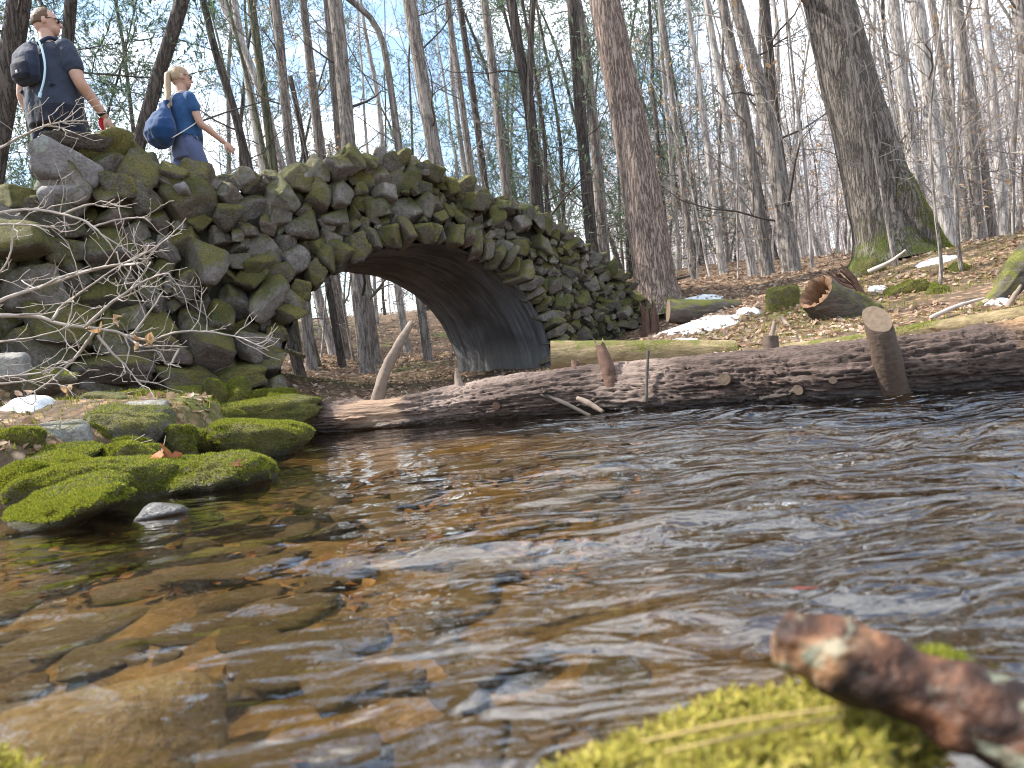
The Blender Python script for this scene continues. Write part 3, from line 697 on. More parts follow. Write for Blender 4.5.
def loc_on_log(px, py, d): return log_local(P(px, py, d))
def log_depth(px):
    k = np.interp(px, [a for a, _, _ in LG], range(len(LG))); i = int(min(k, len(LG) - 2)); q = lpts[i] + (lpts[i + 1] - lpts[i]) * (k - i); return float((q - CC) @ cf)
def stub(path, rad, name='branch_stub', mat='stub_bark', sides=18, cut=True, jag=0.0, noise=.006, label=None, seed=1, cutn=None):
    """a broken or sawn branch: path in pixels with depth"""
    pts = smooth_path([log_local(P(*p)) for p in path], 14); r = np.interp(np.linspace(0, 1, 14), np.linspace(0, 1, len(rad)), rad)
    v, f, ring = tube_arrays(pts, r, sides); v = v + ring * (fbm(v * 28 + seed, 3) * noise)[:, None]
    t = pts[-1] - pts[-2]; t /= np.linalg.norm(t)
    if cutn is not None:
        cn = np.asarray(cutn, float) @ rotz(LANG); cn /= np.linalg.norm(cn); cc = v[-sides:].mean(0); v[-sides:] -= t * (((v[-sides:] - cc) @ cn) / (t @ cn))[:, None]; ov = (v[:-sides] - cc) @ cn; v[:-sides] -= t * (np.maximum(ov + .002, 0) / (t @ cn))[:, None]
    if jag: v[-sides:] += t * (np.random.default_rng(seed).normal(size=sides) * jag)[:, None]
    mb = MB(); mb.addq(v, f); c = v[-sides:].mean(0) - t * (jag * .8)
    mb.add(np.vstack([v[-sides:], c]), [[k, (k + 1) % sides, sides] for k in range(sides)], 1)
    o = mb.build(name, [M[mat], M['cut_wood'] if cut else M[mat]], logroot)
    if label: o['label'] = label
    return o
D = log_depth
stub([(898, 404, D(886) - .06), (893, 388, D(886) - .12), (885, 350, D(882) - .21), (877, 319, D(876) - .25)], [.12, .08, .066, .062], sides=28, cutn=(-.2, -.75, .6), label='thick sawn branch stub with a pale cut end', seed=2)
stub([(614, 392, D(614) - .12), (608, 370, D(608) - .12), (600, 344, D(600) - .1)], [.05, .042, .03], mat='red_wood', jag=.016, noise=.012, label='jagged broken stub', seed=3)
stub([(577, 386, D(577) - .05), (575, 362, D(575))], [.03, .024], mat='red_wood', jag=.012, seed=4)
stub([(461, 400, D(461) - .05), (459, 385, D(459)), (456, 369, D(456))], [.034, .032, .012], mat='dead_wood', jag=.012, seed=5)
stub([(646, 402, D(646) - .22), (647, 376, D(646) - .2), (648, 351, D(646) - .18)], [.011, .01, .009], mat='twig_dark', seed=6)
stub([(770, 362, D(770)), (771, 336, D(770))], [.046, .042], seed=7, label='short sawn stub on top of the log')
stub([(769, 345, D(770) + .1), (775, 322, D(770) + .12)], [.016, .012], mat='dead_wood', seed=8)
stub([(727, 378, D(727) - .12), (724, 379, D(727) - .26)], [.036, .032], seed=9, label='sawn knot facing the water')
stub([(498, 408, D(498)), (496, 406, D(498) - .2)], [.03, .024], mat='red_wood', cut=False, seed=10)
stub([(800, 388, D(800)), (798, 390, D(800) - .19)], [.03, .026], mat='red_wood', seed=12)
stub([(546, 396, D(546) - .05), (543, 390, D(546) - .2)], [.03, .018], mat='stub_bark', cut=False, jag=.008, seed=14)
stub([(690, 378, D(690)), (689, 366, D(690) - .1)], [.03, .022], mat='stub_bark', jag=.01, seed=15)
stub([(832, 384, D(832)), (833, 380, D(832) - .2)], [.028, .02], mat='stub_bark', cut=False, seed=16)
stub([(960, 366, D(960)), (962, 352, D(960) - .12)], [.034, .026], mat='stub_bark', jag=.012, seed=17)
stub([(376, 402, D(376) + .05), (386, 370, D(376) + .05), (398, 346, D(376) + .05), (412, 322, D(376) + .08)], [.042, .038, .034, .02], name='dead_branch', mat='dead_wood', jag=.01, noise=.01, seed=13, label='crooked grey branch rising in front of the arch')
def simple_log(name, label, cat, pix, rad, mat, endmat, moss=0, sides=40, n=90, seed=1, hollow=None, rough=.12, bl=.01):
    pts = smooth_path([P(*p) for p in pix], n); o0 = pts[0].copy(); loc = pts - o0
    r = np.interp(np.linspace(0, 1, n), np.linspace(0, 1, len(rad)), rad)
    v, f, ring = tube_arrays(loc, r, sides); ang = np.tile(np.arange(sides), n) / sides * 2 * math.pi
    q = np.stack([np.repeat(np.linspace(0, 1, n), sides) * 4, np.cos(ang) * 1.8, np.sin(ang) * 1.8], -1) + seed * 5
    v = v + ring * ((fbm(q, 4) * rough + fbm(q * np.array([1, 5, 5]), 2) * rough * .35) * np.repeat(r, sides))[:, None]
    o = empty(name, o0); mb = MB(); mb.addq(v, f); 
    for base in (0, (n - 1) * sides):
        if hollow and base == 0: continue
        c = v[base:base + sides].mean(0); mb.add(np.vstack([v[base:base + sides], c]), [[k, (k + 1) % sides, sides] for k in range(sides)], 1)
    mb.build('trunk', [M[mat], M[endmat]], o)
    if hollow:
        rg = np.random.default_rng(seed); ring0 = v[:sides].copy(); c = ring0.mean(0); t = (loc[1] - loc[0]) / np.linalg.norm(loc[1] - loc[0])
        V = [ring0]
        for k, (s_, dep) in enumerate(((.86, -.01), (.7, .03), (.58, .12), (.45, .3))):
            V.append(c + (ring0 - c) * s_ * (1 + .12 * rg.normal(size=(sides, 1)) * (k > 0)) + t * dep + t * rg.normal(size=(sides, 1)) * .022)
        V = np.concatenate(V); F = [[a * sides + k, (a + 1) * sides + k, (a + 1) * sides + (k + 1) % sides, a * sides + (k + 1) % sides] for a in range(4) for k in range(sides)]
        F.append([4 * sides + k for k in range(sides)])
        h = MB(); h.add(V, F); h.build('hollow', M[hollow], o)
    if moss:
        b = blades(v, np.vstack([f[:, :3], f[:, [0, 2, 3]]]), moss, bl, bl * .25, np.random.default_rng(seed), .25, -9, lambda q: np.clip(.2 + 2 * fbm(q * 3 + 7, 2), .0, 1)); b.build('moss_cover', M['moss_blade'], o, False)
    tag(o, label, cat); return o
def worn_log_mat(name, dark, light, mossamt):
    m = NT(name); v = m.coord('Object', (.18, 1, 1), (0, 0, -.15)); a = m.noise(v, 26, 6, .7, .4); b = m.noise(m.coord('Object'), 4, 6, .65, .4); fine = m.noise(m.coord('Object'), 70, 4, .7)
    c = m.mix(m.ramp(a, [(.35, 0.), (.7, 1.)]), dark, light); c = m.mix(m.ramp(b, [(.45, 0.), (.62, .7)]), c, [x * .45 for x in light])
    k = m.ramp(m.math('ADD', m.math('MULTIPLY', m.normz(), .2), b), [(.72 - mossamt, 0.), (.82 - mossamt, 1.)])
    c = m.mix(k, c, m.mix(fine, (.04, .05, .012), (.19, .18, .045)))
    m.bsdf(c, .88, m.bump(m.math('ADD', a, m.math('MULTIPLY', fine, .5)), .9, .015), .25); return m.mat
M['pale_log'] = worn_log_mat('pale_log', (.12, .085, .042), (.34, .265, .145), .06)
M['old_log'] = worn_log_mat('old_log', (.04, .034, .027), (.16, .132, .105), .12)
simple_log('sawn_log', 'thick yellowish barkless log with a sawn end, lying behind the main log by the bridge', 'log', [(551, 359, 5.55), (640, 357, 5.5), (735, 355, 5.45)], [.135, .13, .11], 'pale_log', 'cut_wood', 2500, seed=3, rough=.08)
simple_log('pale_log', 'thin pale log patched with moss behind the sawn branch stub', 'log', [(780, 352, 4.9), (870, 343, 4.7), (950, 330, 4.55), (1060, 315, 4.3)], [.05, .065, .075, .085], 'pale_log', 'cut_wood', 3500, seed=4)
simple_log('hollow_log', 'short rotten dark log with a hollow orange-brown decayed end', 'log', [(816, 292, 6.0), (836, 309, 6.1), (864, 326, 6.25)], [.15, .2, .2], 'old_log', 'rot_wood', 4000, seed=5, hollow='rot_wood', rough=.16)
simple_log('small_log', 'short mossy log lying over the largest snow patch', 'log', [(668, 311, 7.7), (700, 312, 7.7), (738, 309, 7.8)], [.12, .13, .1], 'old_log', 'cut_wood', 2000, seed=6)
simple_log('mossy_root', 'dark mossy root curving down at the right edge of the bank', 'root', [(1180, 330, 5.6), (1120, 268, 5.4), (1060, 246, 5.25), (1022, 268, 5.2), (1000, 296, 5.15), (965, 318, 5.2)], [.16, .15, .14, .11, .07, .03], 'old_log', 'old_log', 5000, seed=7, rough=.2)
def shards(name, label, cat, px, py, d, h, w, n, seed, mat, lean=(0, 0)):
    rg = np.random.default_rng(seed); o = empty(name, P(px, py, d)); 
    for k in range(n):
        a = rg.uniform(0, 6.28); x, y = math.cos(a) * w * .6, math.sin(a) * w * .4; hh = h * rg.uniform(.45, 1)
        mb = MB(); pts = np.array([(x, y, -.08), (x + lean[0] * .5 + rg.normal() * .01, y, hh * .5), (x + lean[0] + rg.normal() * .03, y + lean[1], hh)])
        add_tube(mb, smooth_path(pts, 7), np.linspace(w * .5, .008, 7), 6, True, 0, .02, 20)
        mb.build('splinter', M[mat], o, False)
    tag(o, label, cat); return o
shards('splintered_stump', 'splintered reddish stump leaning beside the hollow log', 'stump', 860, 298, 6.5, .34, .09, 7, 3, 'red_wood', (-.2, 0))
shards('rotten_stump', 'crumbling red-brown stump between the bridge end and the pine', 'stump', 650, 336, 8.6, .42, .12, 8, 5, 'red_wood', (.04, 0))

# ------------------------------------------------------------------ sticks lying about
def stick(name, label, cat, pix, rad, mat, sides=8, group=None, noise=.004, n=20):
    pts = smooth_path([P(*p) for p in pix], n); o0 = pts[0].copy(); mb = MB()
    add_tube(mb, pts - o0, np.interp(np.linspace(0, 1, n), np.linspace(0, 1, len(rad)), rad), sides, True, 0, noise, 25)
    o = mb.build(name, M[mat], None); o.location = o0; tag(o, label, cat, group); return o
stick('driftwood_stick', 'dark thin stick sloping into the water in front of the log', 'stick', [(540, 394, D(545) - .15), (562, 402, D(545) - .25), (592, 417, D(545) - .35)], [.012, .014, .012], 'twig_dark')
stick('driftwood_stick', 'short pale split stick at the waterline below the jagged stub', 'stick', [(577, 398, D(580) - .2), (590, 404, D(580) - .25), (603, 412, D(580) - .3)], [.014, .02, .012], 'dead_wood')
stick('fallen_branch', 'bleached thin branch lying between the sawn log and the hollow log', 'branch', [(790, 338, 5.4), (830, 334, 5.4), (862, 334, 5.3)], [.012, .012, .008], 'twig_pale')
stick('fallen_branch', 'thin dark twig poking out from the pine trunk', 'branch', [(668, 281, 9.6), (690, 276, 9.4)], [.02, .012], 'twig_dark')
stick('fallen_branch', 'pale crooked branch propped on the leaves near the right edge', 'branch', [(1002, 320, 4.9), (1012, 300, 4.9), (1021, 285, 4.9)], [.02, .018, .01], 'dead_wood')
stick('fallen_branch', 'bare branch angling across the moss under the oak', 'branch', [(868, 272, 7.6), (890, 262, 7.5), (906, 250, 7.4)], [.025, .02, .012], 'twig_pale')
stick('fallen_branch', 'small forked stick among the litter behind the hollow log', 'branch', [(782, 318, 6.2), (790, 328, 6.0), (796, 336, 5.9)], [.02, .018, .012], 'dead_wood')
stick('mossy_branch', 'green mossy stick seen through the arch', 'branch', [(283, 349, 9), (305, 357, 9)], [.03, .025], 'bark_mossy')
for k, (a, b, lab) in enumerate(((( 930, 318, 4.9), (985, 298, 5.0), 'long weathered stick lying on leaves above the thin pale log'), ((905, 330, 5.0), (960, 322, 5.0), 'grey stick resting along the back of the thin pale log'))):
    stick('fallen_branch', lab, 'branch', [a, tuple((np.array(a) + np.array(b)) / 2 + np.array([0, -2, 0])), b], [.015, .014, .008], 'twig_pale')

# ------------------------------------------------------------------ snow patches
def snow_mat():
    m = NT('old_snow'); v = m.coord('Object'); n1 = m.noise(v, 14, 4); n2 = m.noise(v, 60, 3)
    c = m.mix(m.ramp(n1, [(.48, 0.), (.74, .75)]), (.60, .64, .69), (.36, .33, .29))
    m.bsdf(c, .6, m.bump(m.math('ADD', n1, m.math('MULTIPLY', n2, .3)), .5, .02), .4, **{'Subsurface Weight': .15}); return m.mat
M['snow'] = snow_mat()
SNOWPTS = []
def snow_patch(label, px, py, w, h, d=None, seed=1):
    q, dd = TR(px, py) if d is None else (P(px, py, d), d)
    a = w / 2 * dd / FPX; b = max(h / 2 * dd / FPX * 2.6, a * .35)
    rg = np.random.default_rng(seed); K = 40; RN = 9; V = []; F = []
    edge = 1 + .45 * fbm(np.stack([np.cos(np.arange(K) / K * 6.283) * 1.6, np.sin(np.arange(K) / K * 6.283) * 1.6, np.full(K, seed * 3.1)], -1), 3)
    for i in range(RN):
        t = (i + .02) / (RN - 1)
        for k in range(K):
            an = k / K * 6.283; V.append((a * t * edge[k] * math.cos(an), b * t * edge[k] * math.sin(an), 0))
    V = np.array(V); ca, sa = math.cos(-.25), math.sin(-.25)
    V[:, :2] = V[:, :2] @ np.array([[ca, sa], [-sa, ca]])
    T = np.repeat(np.arange(RN) / (RN - 1), K)
    z = terr(V[:, 0] + q[0], V[:, 1] + q[1]) - q[2]
    V[:, 2] = z + .035 * (1 - T ** 3) - .02 * T ** 4 + .012 * fbm(V * 14, 3)
    F = [[i * K + k, i * K + (k + 1) % K, (i + 1) * K + (k + 1) % K, (i + 1) * K + k] for i in range(RN - 1) for k in range(K)]; F.append([k for k in range(K)][::-1])
    for k in range(3 + int(a * 26)):
        i = int(rg.integers(K, RN * K)); SNOWPTS.append(V[i] + q + np.array([0, 0, .012]))
    mb = MB(); mb.add(V, F); o = mb.build('snow_patch', M['snow']); o.location = q
    tag(o, label, 'snow', 'patches of old snow')
snow_patch('largest snow patch, under the short mossy log beside the pine', 694, 328, 92, 44, seed=1)
snow_patch('thin snow strip along the top of the sawn log', 672, 344, 70, 9, seed=2)
snow_patch('bright snow mound among leaves right of the short mossy log', 748, 312, 28, 14, seed=3)
snow_patch('narrow snow strip behind the short mossy log', 700, 300, 56, 6, seed=4)
snow_patch('small snow patch beside the splintered stump', 878, 290, 20, 12, seed=5)
snow_patch('long snow streak on the leaves right of the oak', 938, 261, 44, 9, seed=6)
snow_patch('flat snow patch near the right edge by the mossy root', 998, 305, 28, 12, seed=7)
snow_patch('blue-white snow patch on the left bank under the bare shrub', 30, 404, 56, 22, seed=8)
snow_patch('sliver of snow on the ledge by the moss cushions', 166, 394, 34, 8, 4.9, seed=9)

# ------------------------------------------------------------------ leaf litter
def leaves_at(pts, size, rng, curl=.35, flat=.5):
    n = len(pts); pts = np.asarray(pts)
    a = rng.uniform(0, 6.283, n); L = size * rng.uniform(.6, 1.3, n); W = L * rng.uniform(.45, .75, n)
    tx = np.stack([np.cos(a), np.sin(a), rng.normal(0, flat, n)], -1); tx /= np.linalg.norm(tx, axis=1, keepdims=True)
    up = np.array([0, 0, 1.]) + rng.normal(0, flat, (n, 3)); ty = np.cross(up, tx); ty /= np.linalg.norm(ty, axis=1, keepdims=True); nn = np.cross(tx, ty)
    cz = rng.normal(0, curl, n)
    def p(u, w, h): return pts + tx * (L * u)[:, None] + ty * (W * w)[:, None] + nn * (L * h * cz)[:, None]
    V = np.stack([p(-.5, 0, .4), p(-.18, .42, .25), p(.2, .36, .3), p(.5, 0, .5), p(.2, -.36, .3), p(-.18, -.42, .25), p(0, 0, -.1)], 1).reshape(-1, 3)
    base = np.arange(n)[:, None, None] * 7
    F = (np.array([[0, 1, 6], [1, 2, 6], [2, 3, 6], [3, 4, 6], [4, 5, 6], [5, 0, 6]])[None] + base).reshape(-1, 3)
    return V, F
rng = np.random.default_rng(21)
def scatter(n, x0, x1, y0, y1, fn):
    x = rng.uniform(x0, x1, n); y = rng.uniform(y0, y1, n); ok = fn(x, y); x, y = x[ok], y[ok]; z = terr(x, y); return np.stack([x, y, z], -1)
def in_bridge(x, y): s, w = to_sw(x, y); return (s > -3.5) & (s < 5.1) & (w > -.1) & (w < 1.95) & ~((np.abs(s - AC) < 1.55))
pr = scatter(16000, .4, 8, 3.6, 12, lambda x, y: (stream_sd(x, y) > .22) & ~in_bridge(x, y) & (vnoise(np.stack([x * 1.3, y * 1.3, x * 0], -1)) > -.25))
pa = scatter(5000, -4.5, 1, 5.2, 16, lambda x, y: (stream_sd(x, y) > .15) & ~in_bridge(x, y))
pl = scatter(2600, -4.5, -1.5, 2, 6, lambda x, y: (stream_sd(x, y) > .15) & ~in_bridge(x, y) & (vnoise(np.stack([x * 2, y * 2, x * 0], -1)) > -.1))
pf = scatter(9000, -6, 16, 10, 22, lambda x, y: ~in_bridge(x, y))
mb = MB()
for p, s in ((pr, .06), (pa, .06), (pl, .06), (pf, .10), (np.array(SNOWPTS), .05)):
    p = p + np.array([0, 0, .012]); mb.addq(*leaves_at(p, s, rng))
tag(mb.build('leaf_litter', M['litter_leaf'], None, False), kind='stuff')
# mossy / grassy ground cover on the right bank
def cover_pts(n, x0, x1, y0, y1, thr, seed):
    return scatter(n, x0, x1, y0, y1, lambda x, y: (stream_sd(x, y) > .12) & ~in_bridge(x, y) & (vnoise(np.stack([x * .9 + seed, y * .9, x * 0], -1)) > thr))
pg = np.concatenate([cover_pts(26000, .6, 6, 4, 9.5, .22, 3), cover_pts(9000, -4, -1.4, 2.2, 5.8, .05, 8), cover_pts(9000, -3, 1, 6.3, 14, .3, 5)])
n = len(pg); t = rng.normal(size=(n, 3)) * np.array([1, 1, 0]); t /= np.linalg.norm(t, axis=1, keepdims=True); L = rng.uniform(.012, .035, (n, 1))
tip = pg + np.array([0, 0, 1.0]) * L + rng.normal(size=(n, 3)) * .012
V = np.stack([pg - t * .004 - [0, 0, .01], pg + t * .004 - [0, 0, .01], tip], 1).reshape(-1, 3)
mb = MB(); mb.addq(V, np.arange(3 * n).reshape(-1, 3)); tag(mb.build('moss_carpet', M['moss_blade'], None, False), kind='stuff')

def single_leaf(label, px, py, d, size, seed, mat='orange_leaf', group=None, tilt=.4):
    rg = np.random.default_rng(seed); q = P(px, py, d); mb = MB()
    # lobed oak leaf
    K = 26; out = []
    for k in range(K):
        a = k / K * 6.283; u = math.cos(a); w = math.sin(a)
        lobe = 1 + .28 * math.cos(a * 7); out.append((u * .5, w * .26 * lobe * (1.1 - .3 * u), 0))
    v = np.array(out + [(0, 0, -.03)]) * size; v[:, 2] += (v[:, 1] ** 2) * 9 * rg.uniform(.3, 1.2) / max(size, .01) * size + .15 * v[:, 0] * rg.normal()
    v = v @ rot_rand(rg, tilt).T @ rotz(rg.uniform(0, 6.28)).T
    low = v - np.array([0, 0, .0012])
    mb.add(np.vstack([v, low]), [[k, (k + 1) % K, K] for k in range(K)] + [[K + 1 + (k + 1) % K, K + 1 + k, 2 * K + 1] for k in range(K)] + [[k, K + 1 + k, K + 1 + (k + 1) % K, (k + 1) % K] for k in range(K)])
    o = mb.build('fallen_leaf', M[mat], None, False); o.location = q; tag(o, label, 'leaf', group)
for k, (px, py) in enumerate(((158, 456), (166, 452), (172, 459), (154, 462))):
    single_leaf('curled orange oak leaf caught between the round moss ball and the wet-fronted mossy rock', px, py, dW(190, 490) + .05, .09, k, group='orange leaves between the mossy rocks', tilt=.8)
single_leaf('dark red leaf stuck on the tip of the wet-fronted mossy rock', 241, 463, dW(202, 490) - .02, .06, 20, 'red_leaf' if 'red_leaf' in M else 'orange_leaf')
single_leaf('tan leaf lying on the main log beside the pale log', 842, 351, 4.05, .06, 21, 'tan_leaf')
single_leaf('reddish leaf floating on the rippled water ahead of the foreground branch', 806, 588, float((G(806, 588, .025) - CC) @ cf), .04, 22, 'red_leaf' if 'red_leaf' in M else 'orange_leaf', tilt=.15)

# ------------------------------------------------------------------ creek bed
bedrng = np.random.default_rng(4); BED = [rock_unit(400 + k, 3, 14, 12, .05, box=(k % 2 == 0)) for k in range(8)]
bed_me = []
for k, (v, f) in enumerate(BED):
    mb = MB(); mb.addq(v, f); bed_me.append(mb.mesh('bed_stone', M['bed_stone']))
cnt = 0
for t in range(900):
    y = .55 + 3.6 * bedrng.random() ** 1.5; x = bedrng.uniform(-2.3, .5) * (.5 + .5 * y / 3) - .12
    if stream_sd(np.array([x]), np.array([y]))[0] > -.05: continue
    s = bedrng.uniform(.035, .12) * (.75 + .25 * y / 2) 
    o = bpy.data.objects.new('creek_stone', bed_me[cnt % 8]); COL.objects.link(o)
    o.location = (x, y, tz(x, y) + .004); o.scale = (s * bedrng.uniform(.9, 1.7), s, min(s * bedrng.uniform(.25, .5), .05)); o.rotation_euler = (bedrng.normal(0, .12), bedrng.normal(0, .12), bedrng.uniform(0, 6.28))
    tag(o, 'flat brown stone on the creek bed under the clear water', 'stone', 'stones on the creek bed'); cnt += 1
    if cnt >= 250: break
o = make_rock('creek_boulder', 'large dark boulder just under the surface at the lower left of the stream', 'rock', 40, 690, 790, 330, 1.0, 'bed_stone', 41, rot=.2); o.location.z = -.14
px = scatter(1500, -2.2, .5, .5, 4, lambda x, y: (stream_sd(x, y) < -.05) & (fbm(np.stack([x * 2.2, y * 2.2, x * 0 + 7], -1), 2) > .0))
mb = MB(); mb.addq(*leaves_at(px + np.array([0, 0, .02]), .06, rng, .3, .25)); tag(mb.build('sunken_leaves', M['sunk_leaf'], None, False), kind='stuff')

# ------------------------------------------------------------------ foreground moss and branch
def moss_mound(label, pix_c, d, a, b, c, seed, n, bl, mat='moss_bright'):
    q = P(*pix_c, d); v, f = rock_unit(seed, 5, 10, 6, .16); v = v * (1 + .05 * fbm(v * 9, 3))[:, None]; v = v / np.percentile(np.abs(v), 98, axis=0) * np.array([a, b, c]); o = empty('moss_mound', q)
    mb = MB(); mb.addq(v, f); mb.build('stone', M['moss_stone'], o)
    rg = np.random.default_rng(seed)
    # star-shaped tufts: many short leaves radiating from each shoot
    nn, ar = tri_normals(v, f); ok = nn[:, 2] > .0; w = ar * ok; nt_ = n // 14; k = rg.choice(len(f), nt_, p=w / w.sum()); c = v[f[k]].mean(1) + rg.normal(size=(nt_, 3)) * .0035
    L0 = bl * rg.uniform(.55, 1.5, nt_) * (1 + .5 * fbm(c * 30, 2)); ax = nn[k] + rg.normal(size=(nt_, 3)) * .35; ax /= np.linalg.norm(ax, axis=1, keepdims=True)
    top = c + ax * (L0 * .7)[:, None]; m_ = 14; top = np.repeat(top, m_, 0); axr = np.repeat(ax, m_, 0); Lr = np.repeat(L0, m_)[:, None]
    d = axr * rg.uniform(-.3, 1.0, (nt_ * m_, 1)) + rg.normal(size=(nt_ * m_, 3)) * .75; d /= np.linalg.norm(d, axis=1, keepdims=True)
    p = top - axr * Lr * rg.uniform(0, .8, (nt_ * m_, 1)); t = np.cross(d, axr + .01); t /= np.maximum(np.linalg.norm(t, axis=1, keepdims=True), 1e-6)
    V = np.stack([p - t * Lr * .10, p + t * Lr * .10, p + d * Lr * .6], 1).reshape(-1, 3); mb = MB(); mb.addq(V, np.arange(len(V)).reshape(-1, 3)); mb.build('moss_cover', M[mat], o, False)
    tag(o, label, 'moss'); return o, q
fm, fq = moss_mound('blurred bright yellow-green moss mound in the foreground beneath the branch', (678, 830), .665, .225, .13, .100, 51, 84000, .013)
moss_mound('corner of yellow-green moss at the lower left edge', (-14, 820), .80, .075, .06, .05, 53, 12000, .013)
straw = ((640, 742, .60), (735, 722, .585), (838, 708, .575)), ((664, 752, .60), (745, 735, .585), (842, 716, .575))
for k, s in enumerate(straw):
    stick('grass_straw', ('upper dry straw lying across the foreground moss', 'lower dry straw lying across the foreground moss')[k], 'straw', s, [.0011, .0016, .0012], 'straw' if 'straw' in M else 'tan_leaf', 6, noise=0)
def fbranch_mat():
    m = NT('wet_branch'); v = m.coord('Object'); n1 = m.noise(v, 22, 5, .6, .5); n2 = m.noise(v, 55, 4, .6); n3 = m.noise(v, 11, 3, .5, .4)
    c = m.ramp(n1, [(.36, (.007, .005, .004)), (.5, (.035, .016, .010)), (.68, (.13, .058, .030))])
    c = m.mix(m.ramp(n3, [(.55, 0.), (.66, 1.)]), c, m.mix(n2, (.16, .085, .045), (.36, .2, .1)))
    li = m.ramp(m.noise(v, 15, 4, .6, .7), [(.56, 0.), (.64, 1.)]); c = m.mix(li, c, m.mix(n2, (.13, .145, .095), (.25, .26, .2)))
    c = m.mix(m.ramp(n2, [(.62, 0.), (.72, .8)]), c, (.015, .012, .01))
    m.bsdf(c, .55, m.bump(m.math('ADD', n1, n2), 1.0, .008), .25); return m.mat
M['wet_branch'] = fbranch_mat()
fb = [(776, 636, .64), (800, 644, .63), (835, 655, .62), (885, 676, .60), (935, 695, .585), (985, 716, .565), (1040, 738, .545), (1110, 768, .53)]
pts = smooth_path([P(*p) for p in fb], 60); o0 = pts[0].copy(); tt = np.linspace(0, 1, 60)
rr = np.interp(tt, [0, .03, .1, .2, .3, .42, .6, .75, 1], [.016, .024, .026, .025, .032, .029, .031, .034, .036])
v, f, ring = tube_arrays(pts - o0, rr, 40); v = v + ring * (fbm(v * 24, 3) * .007 + fbm(v * np.array([40, 130, 130]), 3) * .0045)[:, None]
froot = empty('broken_branch', o0); mb = MB(); mb.addq(v, f)
c = v[:40].mean(0) - np.array([.004, 0, 0]); mb.add(np.vstack([v[:40], c]), [[k, (k + 1) % 40, 40] for k in range(40)], 1)
mb.build('branch', [M['wet_branch'], M['rot_wood']], froot)
# bare torn wood near the broken tip, and side knob
tuft_v, tuft_f = ico(3); tp = P(935, 655, .63) - o0
mb = blades(tuft_v * np.array([.028, .02, .010]) + tp - np.array([0, 0, .012]), tuft_f, 1100, .012, .0016, np.random.default_rng(3), -.5); mb.build('moss_tuft', M['moss_blade'], froot, False)
tag(froot, 'thick wet brown branch with lichen and a torn end, blurred in the foreground', 'branch')

# ------------------------------------------------------------------ trees
def grow(mb, p, d, L, r, rng, lev, droop=0.0, seg=5, sides=(5, 4, 3, 3), kids=(5, 4, 3), wob=.22, tips=None, minr=.002):
    pts = [p]; dd = d / np.linalg.norm(d)
    for k in range(seg):
        dd = dd + rng.normal(size=3) * wob + np.array([0, 0, .07 - droop]); dd /= np.linalg.norm(dd); pts.append(pts[-1] + dd * L / seg)
    pts = np.array(pts); rad = np.linspace(r, max(r * .3, minr), seg + 1)
    v, f, _ = tube_arrays(pts, rad, sides[min(lev, 3)]); mb.addq(v, f)
    if tips is not None: tips.append(pts)
    if lev >= len(kids): return
    for k in range(kids[lev]):
        t = rng.uniform(.25, .98) * seg; i = min(int(t), seg - 1); q = pts[i] + (pts[i + 1] - pts[i]) * (t - i); dn = pts[i + 1] - pts[i]; dn /= np.linalg.norm(dn)
        side = rng.normal(size=3); side -= dn * (side @ dn); side /= np.linalg.norm(side)
        grow(mb, q, dn * rng.uniform(.5, .9) + side * .75 + np.array([0, 0, .15]), L * rng.uniform(.35, .62), max(rad[i] * .5, minr), rng, lev + 1, droop, max(seg - 1, 2), sides, kids, wob, tips, minr)
def branch_set(mb, path, rad, rng, n, t0, t1, L0, upz=.45, kids=(5, 4, 2), droop=0.0, wob=.2, rf=.22, tips=None, minr=.003, dead=0.0):
    N = len(path)
    for k in range(n):
        t = (t0 + (t1 - t0) * (k + rng.random()) / n); i = min(int(t * (N - 1)), N - 2); q = path[i] + (path[i + 1] - path[i]) * (t * (N - 1) - i)
        a = rng.uniform(0, 6.283); up = rng.uniform(.1, 1) * upz * 2 - (.1 if upz < .2 else 0)
        L = L0 * (1.05 - .65 * (t - t0) / max(t1 - t0, .01)) * rng.uniform(.55, 1.2)
        grow(mb, q, np.array([math.cos(a), math.sin(a), up]), L, max(rad[i] * rf * rng.uniform(.6, 1.1), minr), rng, 0, droop, 5, kids=kids, wob=wob, tips=tips, minr=minr)
def trunk_mb(path, rad, sides, noise=.05, seed=0, flare=None):
    v, f, ring = tube_arrays(path, rad, sides); q = np.stack([v[:, 0] * 2, v[:, 1] * 2, v[:, 2] * .7], -1) + seed
    v = v + ring * (np.repeat(rad, sides) * noise * fbm(q * 2.2, 3))[:, None]
    mb = MB(); mb.addq(v, f); n = len(path); mb.f.append([(n - 1) * sides + k for k in range(sides)]); mb.m.append(0); return mb

